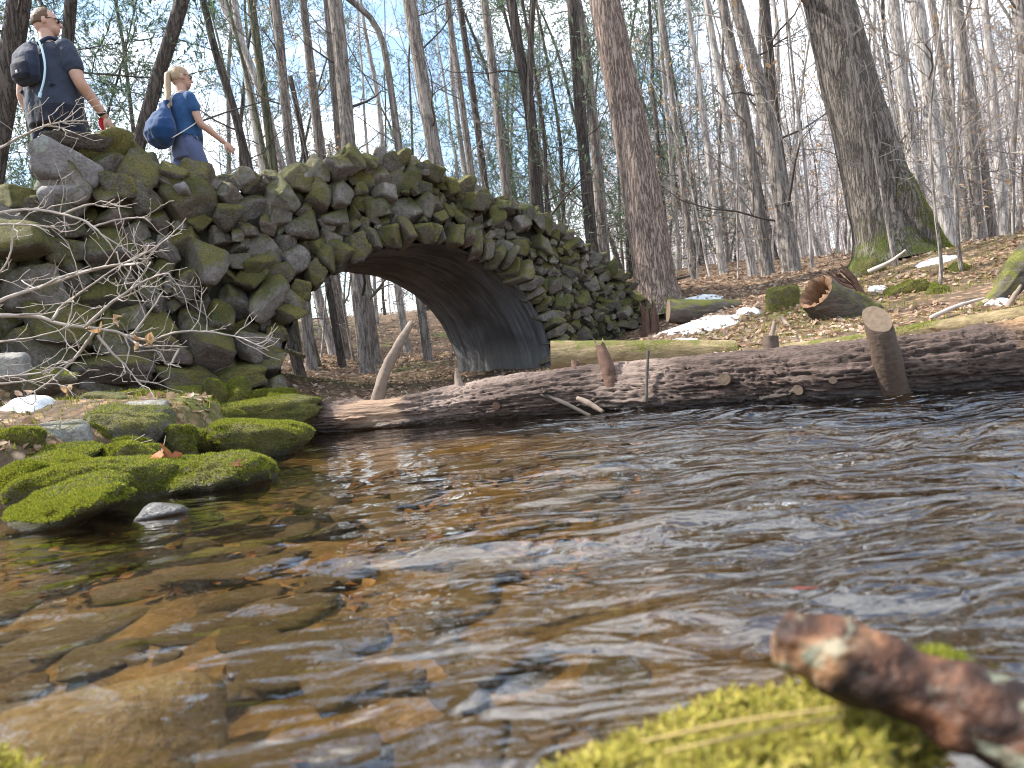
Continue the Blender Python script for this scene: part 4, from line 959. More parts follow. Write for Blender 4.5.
def hero(label, pix, d, wpx, mat, twig, nbr=9, t0=.12, L0=2.0, name='bare_tree', sides=14, seed=1, hmax=11.0, group=None, kids=(4, 3), noise=.07, upz=.45, droop=0.0, needles=0, cat='tree'):
    """a tree whose trunk runs along given picture points at one distance; wpx = width at bottom and top of the points"""
    rng = np.random.default_rng(seed); pts = [P(px, py, d) for px, py in pix]
    dn = pts[0] - pts[1]; dn /= np.linalg.norm(dn); low = pts[0].copy(); 
    while low[2] > tz(low[0], low[1]) - .08 and low[2] > -1: low = low + dn * .08
    if np.linalg.norm(low - pts[0]) > .12: pts = [low] + pts; 
    n0 = len(pts); up = pts[-1] - pts[-2]; up /= np.linalg.norm(up)
    h = hmax - (pts[-1][2] - low[2]); k = max(int(h / 1.6), 2)
    for j in range(k):
        up = up + rng.normal(size=3) * .035 + np.array([0, 0, .03]); up /= np.linalg.norm(up); pts.append(pts[-1] + up * h / k)
    N = 46; seg = np.concatenate([[0], np.cumsum(np.linalg.norm(np.diff(pts, axis=0), axis=1))]); S = np.linspace(0, 1, N) ** 1.15 * seg[-1]
    # arc-length resample of the smooth path
    dense = smooth_path(pts, 300); ds = np.concatenate([[0], np.cumsum(np.linalg.norm(np.diff(dense, axis=0), axis=1))]); S = np.linspace(0, 1, N) ** 1.2 * ds[-1]
    path = np.stack([np.interp(S, ds, dense[:, c]) for c in range(3)], -1)
    rb, rt = wpx[0] / 2 * d / FPX, wpx[1] / 2 * d / FPX; svis = seg[n0 - 1]
    rad = np.interp(S, [0, svis, ds[-1]], [rb * 1.02, rt, max(rt * .12, .012)])
    rad = rad * (1 + .4 * np.exp(-S / .16))
    o0 = path[0].copy(); root = empty(name, o0); loc = path - o0
    trunk_mb(loc, rad, sides, noise, seed * 1.7).build('trunk', M[mat], root)
    mb = MB(); tips = []; branch_set(mb, loc, rad, rng, nbr, t0, .98, L0, upz, kids, droop, tips=tips, rf=.13 if needles else .22); 
    if mb.n: mb.build('crown', M[twig], root)
    if needles: needle_mb(tips, rng, needles).build('foliage', M['hemlock_leaf'], root, False)
    tag(root, label, cat, group); return root, path, rad
def needle_mb(tips, rng, per):
    P0, T, Sd = [], [], []
    for t in tips:
        if len(t) < 3: continue
        k = max(1, int(per * np.linalg.norm(t[-1] - t[0]) * 1.6))
        u = rng.uniform(.2, 1, k) * (len(t) - 1); i = np.minimum(u.astype(int), len(t) - 2); fr = (u - i)[:, None]
        P0.append(t[i] * (1 - fr) + t[i + 1] * fr); T.append(t[i + 1] - t[i])
    if not P0: return MB()
    p = np.concatenate(P0); t = np.concatenate(T); t /= np.maximum(np.linalg.norm(t, axis=1, keepdims=True), 1e-6); n = len(p)
    t = t + rng.normal(size=(n, 3)) * np.array([.55, .55, .22]); t[:, 2] -= .12; t /= np.linalg.norm(t, axis=1, keepdims=True)
    upv = np.array([0, 0, 1.]) + rng.normal(size=(n, 3)) * .35; s = np.cross(t, upv); s /= np.maximum(np.linalg.norm(s, axis=1, keepdims=True), 1e-6)
    L = rng.uniform(.05, .13, (n, 1)); W = L * rng.uniform(.08, .15, (n, 1))
    V = np.stack([p, p + t * L * .5 + s * W, p + t * L, p + t * L * .5 - s * W], 1).reshape(-1, 3)
    mb = MB(); mb.addq(V, np.arange(4 * n).reshape(-1, 4)); return mb

HERO = [
 # label, pixel points from low to high, distance, (width low, width high), bark, twig, options
 ('dark trunk at the left edge behind the man', [(-4, 150), (6, 90), (19, 0)], 9.0, (24, 21), 'bark_dark', 'twig_dark', dict(seed=2, nbr=30, hmax=14, needles=24, name='hemlock_tree', kids=(6, 3), L0=2.9, upz=.15, t0=.3)),
 ('dark narrow trunk directly behind the man’s head', [(62, 120), (67, 50), (71, 0)], 11.0, (12, 11), 'bark_dark', 'twig_dark', dict(seed=3, nbr=30, hmax=15, needles=24, name='hemlock_tree', kids=(6, 3), L0=2.9, upz=.15, t0=.25)),
 ('dark trunk leaning right between the two walkers', [(141, 136), (160, 70), (182, 0)], 9.6, (14, 13), 'bark_dark', 'twig_dark', dict(seed=4, nbr=8)),
 ('forked bare tree just right of the woman, its left limb bending away', [(247, 162), (234, 110), (215, 50), (203, 0)], 11.0, (11, 7), 'bark_dark', 'twig_dark', dict(seed=5, nbr=8, t0=.05)),
 ('pale leaning trunk crossing behind the forked tree', [(280, 160), (262, 95), (240, 40), (221, 0)], 15.0, (9, 7), 'bark_pale', 'twig_gray', dict(seed=6)),
 ('mossy straight trunk rising above the left half of the wall', [(272, 158), (262, 80), (251, 0)], 13.5, (10, 8), 'bark_mossy', 'twig_gray', dict(seed=7)),
 ('straight brown trunk with a broken companion pole at its side', [(291, 160), (283, 80), (275, 0)], 12.6, (11, 9), 'bark_gray', 'twig_dark', dict(seed=8)),
 ('short broken pole leaning against the straight brown trunk', [(306, 158), (299, 118), (290, 76)], 13.0, (8, 5), 'bark_dark', 'twig_dark', dict(seed=9, hmax=4.6, nbr=2, L0=.6)),
 ('sturdy dark trunk above the middle of the parapet', [(349, 150), (343, 80), (335, 0)], 12.0, (16, 14), 'bark_gray', 'twig_dark', dict(seed=10, nbr=12)),
 ('thin crooked tree with a limb forking up left, beside the sturdy dark trunk', [(399, 148), (391, 90), (382, 40), (366, 12), (350, 0)], 12.4, (9, 6), 'bark_gray', 'twig_dark', dict(seed=11, nbr=10)),
 ('tall brown trunk standing above the crown of the arch', [(437, 168), (424, 90), (408, -5)], 11.2, (16, 13), 'bark_gray', 'twig_dark', dict(seed=12, nbr=8)),
 ('thin pole left of a matching pair behind the bridge crest', [(472, 178), (460, 90), (447, 0)], 16.0, (8, 6), 'bark_gray', 'twig_gray', dict(seed=13)),
 ('thin pole right of a matching pair behind the bridge crest', [(485, 184), (471, 80), (459, 0)], 16.5, (8, 6), 'bark_dark', 'twig_gray', dict(seed=14)),
 ('slim straight trunk over the falling slope of the bridge', [(506, 190), (495, 90), (484, 0)], 14.5, (10, 8), 'bark_gray', 'twig_gray', dict(seed=15)),
 ('dark twin-stemmed tree over the right slope of the bridge', [(538, 206), (530, 110), (519, 50), (511, 0)], 12.8, (13, 10), 'bark_dark', 'twig_dark', dict(seed=16, nbr=11)),
 ('right stem of the twin-stemmed tree, curving up beside it', [(533, 200), (530, 100), (531, 40), (533, 0)], 12.7, (8, 6), 'bark_dark', 'twig_dark', dict(seed=17)),
 ('dark hemlock trunk left of a close pair behind the bridge end', [(592, 246), (582, 130), (572, 0)], 12.8, (12, 11), 'bark_dark', 'twig_dark', dict(seed=18, nbr=22, t0=.1, upz=.1, L0=2.6, needles=10, name='hemlock_tree', kids=(5, 3))),
 ('paler trunk right of a close pair behind the bridge end', [(604, 250), (594, 130), (581, 20), (576, 0)], 13.2, (12, 10), 'bark_gray', 'twig_gray', dict(seed=19)),
 ('young slim tree just right of the big pine', [(682, 180), (671, 90), (660, 0)], 16.0, (7, 5), 'bark_gray', 'twig_dark', dict(seed=21)),
 ('slender trunk with a thin neighbour, halfway between pine and oak', [(720, 248), (704, 120), (687, 0)], 17.0, (8, 5), 'bark_pale', 'twig_gray', dict(seed=22)),
 ('first of three tall trunks left of the oak, thinnest', [(748, 246), (727, 120), (706, 0)], 15.0, (9, 6), 'bark_pale', 'twig_gray', dict(seed=23)),
 ('second of three tall trunks left of the oak, straight and grey', [(766, 262), (745, 120), (722, 0)], 13.0, (13, 10), 'bark_gray', 'twig_gray', dict(seed=24)),
 ('third of three tall trunks left of the oak, thick with flaking bark', [(791, 268), (770, 130), (735, 0)], 11.8, (18, 12), 'bark_gray', 'twig_dark', dict(seed=25)),
 ('brown trunk crossing in front of the thick flaking one', [(790, 240), (774, 120), (764, 0)], 12.6, (13, 10), 'bark_dark', 'twig_dark', dict(seed=26)),
 ('straight grey trunk first right of the oak', [(921, 215), (906, 110), (893, 0)], 14.0, (13, 11), 'bark_pale', 'twig_gray', dict(seed=27)),
 ('thicker mottled trunk second right of the oak', [(944, 205), (931, 110), (916, 0)], 13.0, (16, 14), 'bark_pale', 'twig_gray', dict(seed=28)),
 ('slim trunk third right of the oak', [(958, 170), (944, 80), (931, 0)], 18.0, (9, 7), 'bark_gray', 'twig_gray', dict(seed=29)),
 ('upright brown trunk fourth right of the oak', [(972, 160), (965, 80), (957, 0)], 15.0, (12, 10), 'bark_gray', 'twig_gray', dict(seed=30)),
 ('dark trunk at the far upper right edge', [(1036, 160), (1028, 80), (1018, 0)], 13.0, (15, 13), 'bark_gray', 'twig_gray', dict(seed=31)),
 ('slim pale trunk close to the right edge', [(1001, 190), (992, 80), (984, 0)], 17.0, (9, 7), 'bark_pale', 'twig_gray', dict(seed=32)),
 ('reddish trunk seen through the arch, left of a pair', [(346, 374), (340, 330), (332, 260)], 14.5, (13, 12), 'bark_gray', 'twig_gray', dict(seed=33, hmax=14)),
 ('thick trunk seen through the arch, right of a pair', [(371, 370), (366, 330), (358, 260)], 13.5, (22, 20), 'bark_gray', 'twig_gray', dict(seed=34, hmax=15)),
 ('mossy slim trunk seen through the arch at the left', [(318, 372), (308, 330), (296, 280)], 13.0, (9, 7), 'bark_mossy', 'twig_gray', dict(seed=35, hmax=9)),
 ('pale trunk at the far left of the arch opening', [(300, 366), (292, 330), (280, 250)], 15.5, (14, 12), 'bark_pale', 'twig_gray', dict(seed=36, hmax=13)),
 ('thin grey trunk at the right of the arch opening', [(410, 366), (404, 330), (394, 260)], 16.0, (8, 7), 'bark_pale', 'twig_gray', dict(seed=37, hmax=11)),
]
herolist = []
for lab, pix, d, w, bk, tw, kw in HERO:
    herolist.append(hero(lab.replace('’', "'"), pix, d, w, bk, tw, **kw))
herolist.append(hero('large straight pine with reddish furrowed bark, at the right end of the bridge', [(657, 292), (634, 150), (604, 0)], 9.6, (42, 30), 'bark_pine', 'twig_dark', nbr=16, t0=.5, L0=2.6, name='pine_tree', sides=40, seed=20, hmax=14, noise=.05))

# the great oak: flaring mossy root
oq = P(893, 262, 8.9)
opix = [(893, 262), (880, 200), (862, 130), (843, 60), (828, 0)]
oroot, opath, orad = hero('massive oak with dark furrowed bark and a flaring mossy base, on the right bank', opix, 8.9, (64, 46), 'bark_oak', 'twig_gray', nbr=18, t0=.25, L0=3.0, name='oak_tree', sides=56, seed=40, hmax=13.5, noise=.09)
# buttress root sweeping right, part of the oak
mb = MB(); ob = np.array([P(886, 150, 8.75), P(905, 205, 8.7), P(922, 235, 8.65), P(948, 256, 8.6), P(970, 264, 8.55)]) - opath[0]
mb2 = trunk_mb(smooth_path(ob[::-1], 24), np.interp(np.linspace(0, 1, 24), [0, .25, .55, .8, 1], [.05, .12, .2, .22, .1]), 24, .18, 3); mb2.build('root_flare', M['bark_oak'], oroot)
v = np.concatenate(mb2.v); fq4 = np.array([q for q in mb2.f if len(q) == 4]); ft = np.vstack([fq4[:, :3], fq4[:, [0, 2, 3]]])
blades(v, ft, 9000, .02, .005, np.random.default_rng(5), .0, -9, lambda q: np.clip(1.1 - q[:, 2] * .9, .02, 1)).build('moss_cover', M['moss_blade'], oroot, False)
# thin climbing stem in front of the oak
hero('thin pale sapling standing right in front of the oak trunk', [(896, 268), (882, 190), (868, 120), (852, 60), (842, 0)], 8.0, (5, 3), 'bark_gray', 'twig_gray', nbr=14, t0=.15, L0=1.0, name='sapling', sides=8, seed=41, hmax=7, kids=(4, 3))
hero('thin grey sapling rising from the leaves right of the oak', [(938, 298), (941, 262), (934, 200), (930, 120), (940, 30)], 6.3, (3.6, 2), 'bark_gray', 'twig_gray', nbr=14, t0=.2, L0=.9, name='sapling', sides=8, seed=42, hmax=5, kids=(4, 3))
hero('straight slim sapling with a dark foot further right of the oak', [(962, 282), (957, 220), (954, 120), (950, 0)], 7.0, (4, 2.5), 'bark_gray', 'twig_gray', nbr=14, t0=.2, L0=.9, name='sapling', sides=8, seed=43, hmax=6, kids=(4, 3))

# prototypes for the woods
def proto_tree(name, seed, h, r, bark, twig, nbr, t0, L0, kids, needles=0, lean=.05, upz=.45, tan=0):
    rng = np.random.default_rng(seed); n = 16; pts = [np.zeros(3) - [0, 0, .15]]; d = np.array([rng.normal() * lean, rng.normal() * lean, 1.])
    for k in range(n): d = d + rng.normal(size=3) * np.array([.05, .05, 0]); d /= np.linalg.norm(d); pts.append(pts[-1] + d * h / n)
    path = np.array(pts); t = np.linspace(0, 1, n + 1); rad = r * (1 - .88 * t) + r * .25 * np.exp(-t * h / .2)
    root = empty(name); trunk_mb(path, rad, 9, .06, seed).build('trunk', M[bark], root)
    mb = MB(); tips = []; branch_set(mb, path, rad, rng, nbr, t0, .98, L0, upz, kids, tips=tips, minr=.004); mb.build('crown', M[twig], root)
    if needles: needle_mb(tips, rng, needles).build('foliage', M['hemlock_leaf'], root, False)
    if tan:
        P_ = np.concatenate([q[-1:] for q in tips]); P_ = P_[rng.random(len(P_)) < tan]; mb = MB(); mb.addq(*leaves_at(P_, .07, rng, .3, .8)); mb.build('foliage', M['tan_leaf'], root, False)
    return root
WOOD = [('forest_tree', 'bare grey tree among many in the woods behind the bridge', 'bare forest trees', [proto_tree('forest_tree', 300 + k, 12 + k, .045 + .007 * k, ('bark_pale', 'bark_gray', 'bark_pale', 'bark_dark', 'bark_pale', 'bark_gray', 'bark_pale')[k], ('twig_gray', 'twig_gray', 'twig_gray', 'twig_dark', 'twig_gray', 'twig_gray', 'twig_gray')[k], 15, .25, 2.3, (4, 2)) for k in range(7)]),
        ('hemlock_tree', 'feathery green hemlock deep in the woods', 'hemlocks in the woods', [proto_tree('hemlock_tree', 320 + k, 11 + 2 * k, .085, 'bark_dark', 'twig_dark', 40, .06, 2.4, (6, 3), 20, upz=.08) for k in range(4)]),
        ('sapling', 'thin bare understory sapling with a few tan leaves', 'understory saplings', [proto_tree('sapling', 340 + k, 3.4 + k * .7, .022, 'bark_pale', 'twig_gray', 16, .12, 1.1, (4, 2), tan=.3, lean=.12) for k in range(4)])]
herob = np.array([p[0][:2] for _, p, _ in herolist] + [opath[0][:2]])
def place(spec, n, gen, mind, rng, smin=.8, smax=1.25, hd=.5):
    name, lab, grp, protos = spec; pts = []; used = set(); tries = 0
    while len(pts) < n and tries < 6000:
        tries += 1; x, y = gen(rng)
        s, w = to_sw(x, y)
        if -9 < s < 7 and -.8 < w < 2.8: continue
        if stream_sd(np.array([x]), np.array([y]))[0] < .8: continue
        if (np.hypot(herob[:, 0] - x, herob[:, 1] - y) < hd).any(): continue
        if pts and (np.hypot(*(np.array(pts) - [x, y]).T) < mind).any(): continue
        pts.append((x, y)); k = rng.integers(len(protos)); pr = protos[k]
        o = pr if k not in used else copy_tree(pr); used.add(k)
        sc = rng.uniform(smin, smax); o.location = (x, y, tz(x, y)); o.scale = (sc, sc, sc * rng.uniform(.9, 1.15)); o.rotation_euler = (rng.normal(0, .03), -.07 + rng.normal(0, .05), rng.uniform(0, 6.28))
        tag(o, lab, 'tree', grp)
    for k, pr in enumerate(protos):
        if k not in used:
            for c in list(pr.children): bpy.data.objects.remove(c)
            bpy.data.objects.remove(pr)
def polar(a0, a1, d0, d1, pw=.7):
    def g(r): a = math.radians(r.uniform(a0, a1)); d = d0 + (d1 - d0) * r.random() ** pw; return d * math.sin(a), d * math.cos(a)
    return g
wr = np.random.default_rng(9)
WOOD2 = [(*w_[:3], [copy_tree(p) for p in w_[3]]) for w_ in WOOD]
place(WOOD[0], 110, polar(11, 42, 17, 52, .8), .9, wr)
place(WOOD2[0], 42, polar(-44, 12, 18, 50, .8), 2.0, wr)
place(WOOD[1], 14, polar(-44, -16, 14, 30), 2.2, wr)
place(WOOD2[1], 15, polar(-10, 16, 17, 36), 2.2, wr)
place(WOOD[2], 38, polar(11, 40, 9.5, 24), .5, wr, hd=.4)
place(WOOD2[2], 10, polar(-18, -6, 11, 20), .6, wr, hd=.4)
M['far_bark_hazed'] = plain('far_bark_hazed', (.56, .52, .52), .95, .2, 3, .1)  # bark paled in its colour to suggest distance haze
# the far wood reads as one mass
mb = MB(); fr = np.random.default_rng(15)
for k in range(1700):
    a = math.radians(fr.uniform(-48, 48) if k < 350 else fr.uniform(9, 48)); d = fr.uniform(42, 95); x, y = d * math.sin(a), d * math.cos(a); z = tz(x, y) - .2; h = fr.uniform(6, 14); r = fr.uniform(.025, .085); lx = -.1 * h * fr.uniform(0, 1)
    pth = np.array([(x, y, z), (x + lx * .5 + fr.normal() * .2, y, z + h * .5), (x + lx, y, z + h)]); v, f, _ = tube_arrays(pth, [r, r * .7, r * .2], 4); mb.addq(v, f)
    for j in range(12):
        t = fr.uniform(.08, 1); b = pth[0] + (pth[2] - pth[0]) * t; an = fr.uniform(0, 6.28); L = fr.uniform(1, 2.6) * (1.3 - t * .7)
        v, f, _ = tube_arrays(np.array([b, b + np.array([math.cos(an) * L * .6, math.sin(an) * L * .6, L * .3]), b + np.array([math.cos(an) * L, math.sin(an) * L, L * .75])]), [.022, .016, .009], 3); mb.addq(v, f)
tag(mb.build('far_wood', M['far_bark_hazed']), kind='stuff')

# ------------------------------------------------------------------ bare shrub on the left bank
shr = np.random.default_rng(31); s0 = TR(-70, 420)[0]; shrub = empty('bare_shrub', s0)
SB = [(3.6, [(-75, 400), (-50, 340), (-20, 313), (0, 315), (38, 316), (62, 324), (95, 329), (118, 333), (133, 342), (146, 348), (160, 347)], .013),
      (3.7, [(-60, 360), (-30, 318), (0, 303), (45, 287), (82, 274), (120, 265), (149, 262)], .012),
      (3.55, [(52, 320), (62, 305), (82, 291), (109, 273), (122, 264)], .007), (3.5, [(85, 327), (109, 305), (131, 289), (141, 276), (150, 262)], .009),
      (3.5, [(131, 289), (150, 278), (169, 273), (172, 282), (184, 286)], .006), (3.6, [(98, 335), (112, 352), (124, 365), (146, 391)], .008),
      (3.6, [(95, 331), (73, 358), (49, 380), (24, 396)], .009), (3.55, [(133, 335), (148, 312), (162, 290)], .006),
      (3.6, [(118, 333), (150, 340), (178, 333), (204, 331), (235, 335), (261, 344), (272, 351)], .007), (3.6, [(178, 350), (168, 366), (158, 352), (134, 352)], .006),
      (3.8, [(-60, 330), (-30, 225), (0, 213), (31, 209), (64, 214), (88, 222), (105, 237), (117, 252)], .010),
      (3.8, [(64, 214), (90, 205), (104, 206), (115, 199)], .007), (3.8, [(94, 227), (117, 219), (140, 217), (150, 222)], .006),
      (3.75, [(-60, 335), (-25, 240), (0, 224), (45, 225), (62, 232)], .009), (3.65, [(40, 288), (58, 280), (94, 269), (127, 263), (150, 250), (168, 238)], .008),
      (3.65, [(120, 266), (142, 262), (160, 243)], .005), (3.7, [(117, 252), (121, 262), (121, 270)], .004),
      (3.9, [(-60, 300), (-25, 160), (0, 147), (20, 136), (43, 125), (70, 120), (93, 120)], .008), (3.9, [(43, 125), (62, 128), (78, 133)], .005), (3.9, [(60, 121), (66, 124), (84, 124)], .005),
      (3.5, [(-60, 395), (-30, 350), (0, 342), (40, 335), (80, 322)], .007), (3.5, [(-60, 390), (-20, 382), (0, 376), (35, 372), (60, 366), (76, 377)], .006), (3.4, [(0, 384), (30, 380), (58, 374)], .005),
      (3.4, [(-40, 470), (0, 462), (40, 470), (85, 462), (120, 478), (150, 492), (140, 506), (118, 512)], .005), (3.45, [(72, 448), (80, 456), (82, 470)], .006), (3.6, [(-60, 420), (-20, 300), (8, 262), (14, 225)], .007)]
for d, pix, r in SB:
    pts = smooth_path([P(px, py, d + shr.normal() * .03) for px, py in pix], 6 * len(pix)) - s0; mb = MB()
    pts = pts + np.cumsum(shr.normal(size=pts.shape) * .0012, 0)
    add_tube(mb, pts, np.linspace(r, max(r * .35, .0025), len(pts)), 7, True, 0, .0015, 60)
    for k in range(int(len(pts) * .2)):
        i = shr.integers(len(pts) // 4, len(pts) - 1); t = pts[i] - pts[i - 1]; t /= np.linalg.norm(t)
        grow(mb, pts[i], t + shr.normal(size=3) * np.array([.7, .3, .7]), shr.uniform(.06, .3), r * .38, shr, 1, 0, 4, (5, 4, 3, 3), (3, 2), .28, minr=.0014)
    o = mb.build('branch', M['twig_pale'], shrub)
mb = MB(); lp_ = np.array([P(118, 318, 3.5), P(138, 345, 3.55), P(64, 392, 3.6), P(150, 342, 3.5), P(96, 326, 3.5)]) - s0
mb.addq(*leaves_at(np.repeat(lp_, 3, 0) + shr.normal(size=(15, 3)) * .015, .06, shr, .6, 1.0)); mb.build('foliage', M['tan_leaf'], shrub, False)
tag(shrub, 'bare shrub with pale tangled twigs in front of the bridge abutment', 'shrub')

# ------------------------------------------------------------------ people
def capsule(pts, rad, sides=18):
    p = np.asarray(pts, float); n = max(2 + 6 * (len(p) - 1), 8); q = smooth_path(p, n) if len(p) > 2 else np.linspace(p[0], p[1], n)
    r = np.interp(np.linspace(0, 1, n), np.linspace(0, 1, len(rad)), rad)
    a = np.array([.25, .6, 1.0]); t0 = q[0] - q[1]; t0 /= np.linalg.norm(t0); t1 = q[-1] - q[-2]; t1 /= np.linalg.norm(t1)
    pre = [q[0] + t0 * r[0] * math.cos(x) for x in a * math.pi / 2]; post = [q[-1] + t1 * r[-1] * math.cos(x) for x in a[::-1] * math.pi / 2]
    rp = [r[0] * math.sin(x * math.pi / 2) for x in a]; rq = [r[-1] * math.sin(x * math.pi / 2) for x in a[::-1]]
    q = np.vstack([pre[:-1], q, post[1:]]); r = np.concatenate([rp[:-1], r, rq[1:]])
    v, f, _ = tube_arrays(q, r, sides); f = [list(x) for x in f]; n = len(q); f.append([k for k in range(sides)][::-1]); f.append([(n - 1) * sides + k for k in range(sides)]); return v, f
def ell(c, r, rot=None, sub=3):
    v, f = ico(sub); v = v * np.asarray(r); 
    if rot is not None: v = v @ rot.T
    return v + np.asarray(c), f
def loft(rings, sides=28):
    """rings: (z, rx, ry, yoff)"""
    a = np.arange(sides) / sides * 2 * math.pi; V = []
    for z, rx, ry, yo in rings:
        ca, sa = np.cos(a), np.sin(a); e = .82
        V.append(np.stack([rx * np.sign(ca) * np.abs(ca) ** e, yo + ry * np.sign(sa) * np.abs(sa) ** e, np.full(sides, z)], -1))
    n = len(rings); F = [[i * sides + k, i * sides + (k + 1) % sides, (i + 1) * sides + (k + 1) % sides, (i + 1) * sides + k] for i in range(n - 1) for k in range(sides)]
    F.append([k for k in range(sides)][::-1]); F.append([(n - 1) * sides + k for k in range(sides)]); return np.concatenate(V), F
def remeshed(name, prims, mat, parent, voxel=.008, smooth=4, disp=0.0, dscale=18, fine=0):
    mb = MB()
    for v, f in prims: mb.add(v, f)
    me = mb.mesh('tmp', mat); o = bpy.data.objects.new('tmp', me); COL.objects.link(o)
    m = o.modifiers.new('r', 'REMESH'); m.mode = 'VOXEL'; m.voxel_size = voxel; m.use_smooth_shade = True
    if smooth: s = o.modifiers.new('s', 'SMOOTH'); s.factor = .5; s.iterations = smooth
    dg = bpy.context.evaluated_depsgraph_get(); nm = bpy.data.meshes.new_from_object(o.evaluated_get(dg)); nm.name = name
    bpy.data.objects.remove(o); bpy.data.meshes.remove(me)
    nm.materials.clear(); nm.materials.append(mat)
    if disp:
        n = len(nm.vertices); co = np.empty(n * 3); nm.vertices.foreach_get('co', co); co = co.reshape(-1, 3); no = np.empty(n * 3); nm.vertices.foreach_get('normal', no); no = no.reshape(-1, 3)
        co = co + no * (fbm(co * np.array([dscale, dscale, dscale * .6]), 3) * disp)[:, None]; nm.vertices.foreach_set('co', co.ravel())
    nm.polygons.foreach_set('use_smooth', [True] * len(nm.polygons)); nm.update()
    r = bpy.data.objects.new(name, nm); COL.objects.link(r); r.parent = parent; return r
def hand(w, d, n, s=1.0, curl=.5):
    """palm plus four fingers and a thumb from wrist w along d, palm facing n"""
    d = d / np.linalg.norm(d); n = n - d * (n @ d); n /= np.linalg.norm(n); b = np.cross(d, n); out = []
    rot = np.stack([b, d, n], 1); out.append(ell(w + d * .05 * s, (.042 * s, .055 * s, .017 * s), rot))
    for k, (x, L) in enumerate(((-.03, .066), (-.0105, .078), (.0095, .074), (.0285, .058))):
        p0 = w + d * .085 * s + b * x * s; p1 = p0 + (d * math.cos(curl * .6) + n * math.sin(curl * .6)) * L * .5 * s; p2 = p1 + (d * math.cos(curl * 1.5) + n * math.sin(curl * 1.5)) * L * .5 * s
        out.append(capsule([p0 - d * .02, p0, p1, p2], [.0095 * s, .0092 * s, .0088 * s, .007 * s], 10))
    p0 = w + d * .025 * s - b * .032 * s; out.append(capsule([p0, p0 + (d * .6 - b * .7 + n * .2) * .035 * s, p0 + (d * .9 - b * .6 + n * .35) * .065 * s], [.013 * s, .011 * s, .0085 * s], 10))
    return out
def cloth_mat(name, col, scale=220, var=.2):
    m = NT(name); v = m.coord('Object'); n1 = m.noise(v, scale, 2); n2 = m.noise(v, 7, 4)
    c = m.mix(n2, [x * (1 - var) for x in col], [x * (1 + var) for x in col]); m.bsdf(c, .85, m.bump(m.math('ADD', n2, m.math('MULTIPLY', n1, .1)), .35, .02), .2, **{'Sheen Weight': .15}); return m.mat
M['skin'] = plain('skin', (.42, .25, .185), .55, .12, 40, .15, .4)
M['hair_brown'] = plain('hair_brown', (.10, .055, .03), .6, .4, 130, .5)
M['hair_blonde'] = plain('hair_blonde', (.30, .21, .125), .5, .35, 130, .5)
M['navy'] = cloth_mat('navy_cloth', (.028, .036, .058)); M['navy_dark'] = cloth_mat('navy_dark', (.012, .014, .026))
M['blue_shirt'] = cloth_mat('blue_shirt', (.022, .07, .17)); M['blue_bag'] = cloth_mat('blue_bag', (.01, .042, .125)); M['slate_cloth'] = cloth_mat('slate_cloth', (.075, .095, .18))
M['pack'] = cloth_mat('pack_cloth', (.016, .022, .045)); M['hose'] = plain('hose', (.45, .62, .75), .3, .05); M['red_cloth'] = plain('red_cloth', (.55, .03, .04), .8, .1)
M['black_plastic'] = plain('black_plastic', (.015, .015, .017), .35, .1); M['white_eye'] = plain('white_eye', (.75, .72, .68), .3, .03); M['shoe'] = plain('shoe_leather', (.06, .055, .05), .7); M['cord'] = plain('cord', (.55, .55, .52), .7)
def head_parts(z, s, face):
    """head with a face, turned by the angle face; z is the height of the skull centre"""
    Rz = rotz(face); c = np.array([0, .025, z]); out = []
    def at(p): return c + Rz @ (np.array(p) * s)
    for p, r in (((0, 0, 0), (.076, .097, .112)), ((0, .03, -.055), (.06, .07, .06)), ((0, .06, -.088), (.03, .03, .022)), ((0, .098, -.012), (.013, .02, .026)), ((0, .112, -.028), (.016, .014, .012)),
                 ((.078, -.005, -.012), (.011, .02, .031)), ((-.078, -.005, -.012), (.011, .02, .031)), ((0, .09, -.055), (.026, .012, .007)), ((0, .088, -.066), (.024, .012, .007)), ((.03, .083, .02), (.03, .014, .009)), ((-.03, .083, .02), (.03, .014, .009))):
        out.append(ell(at(p), np.array(r) * s, Rz, 3))
    return out, at, Rz
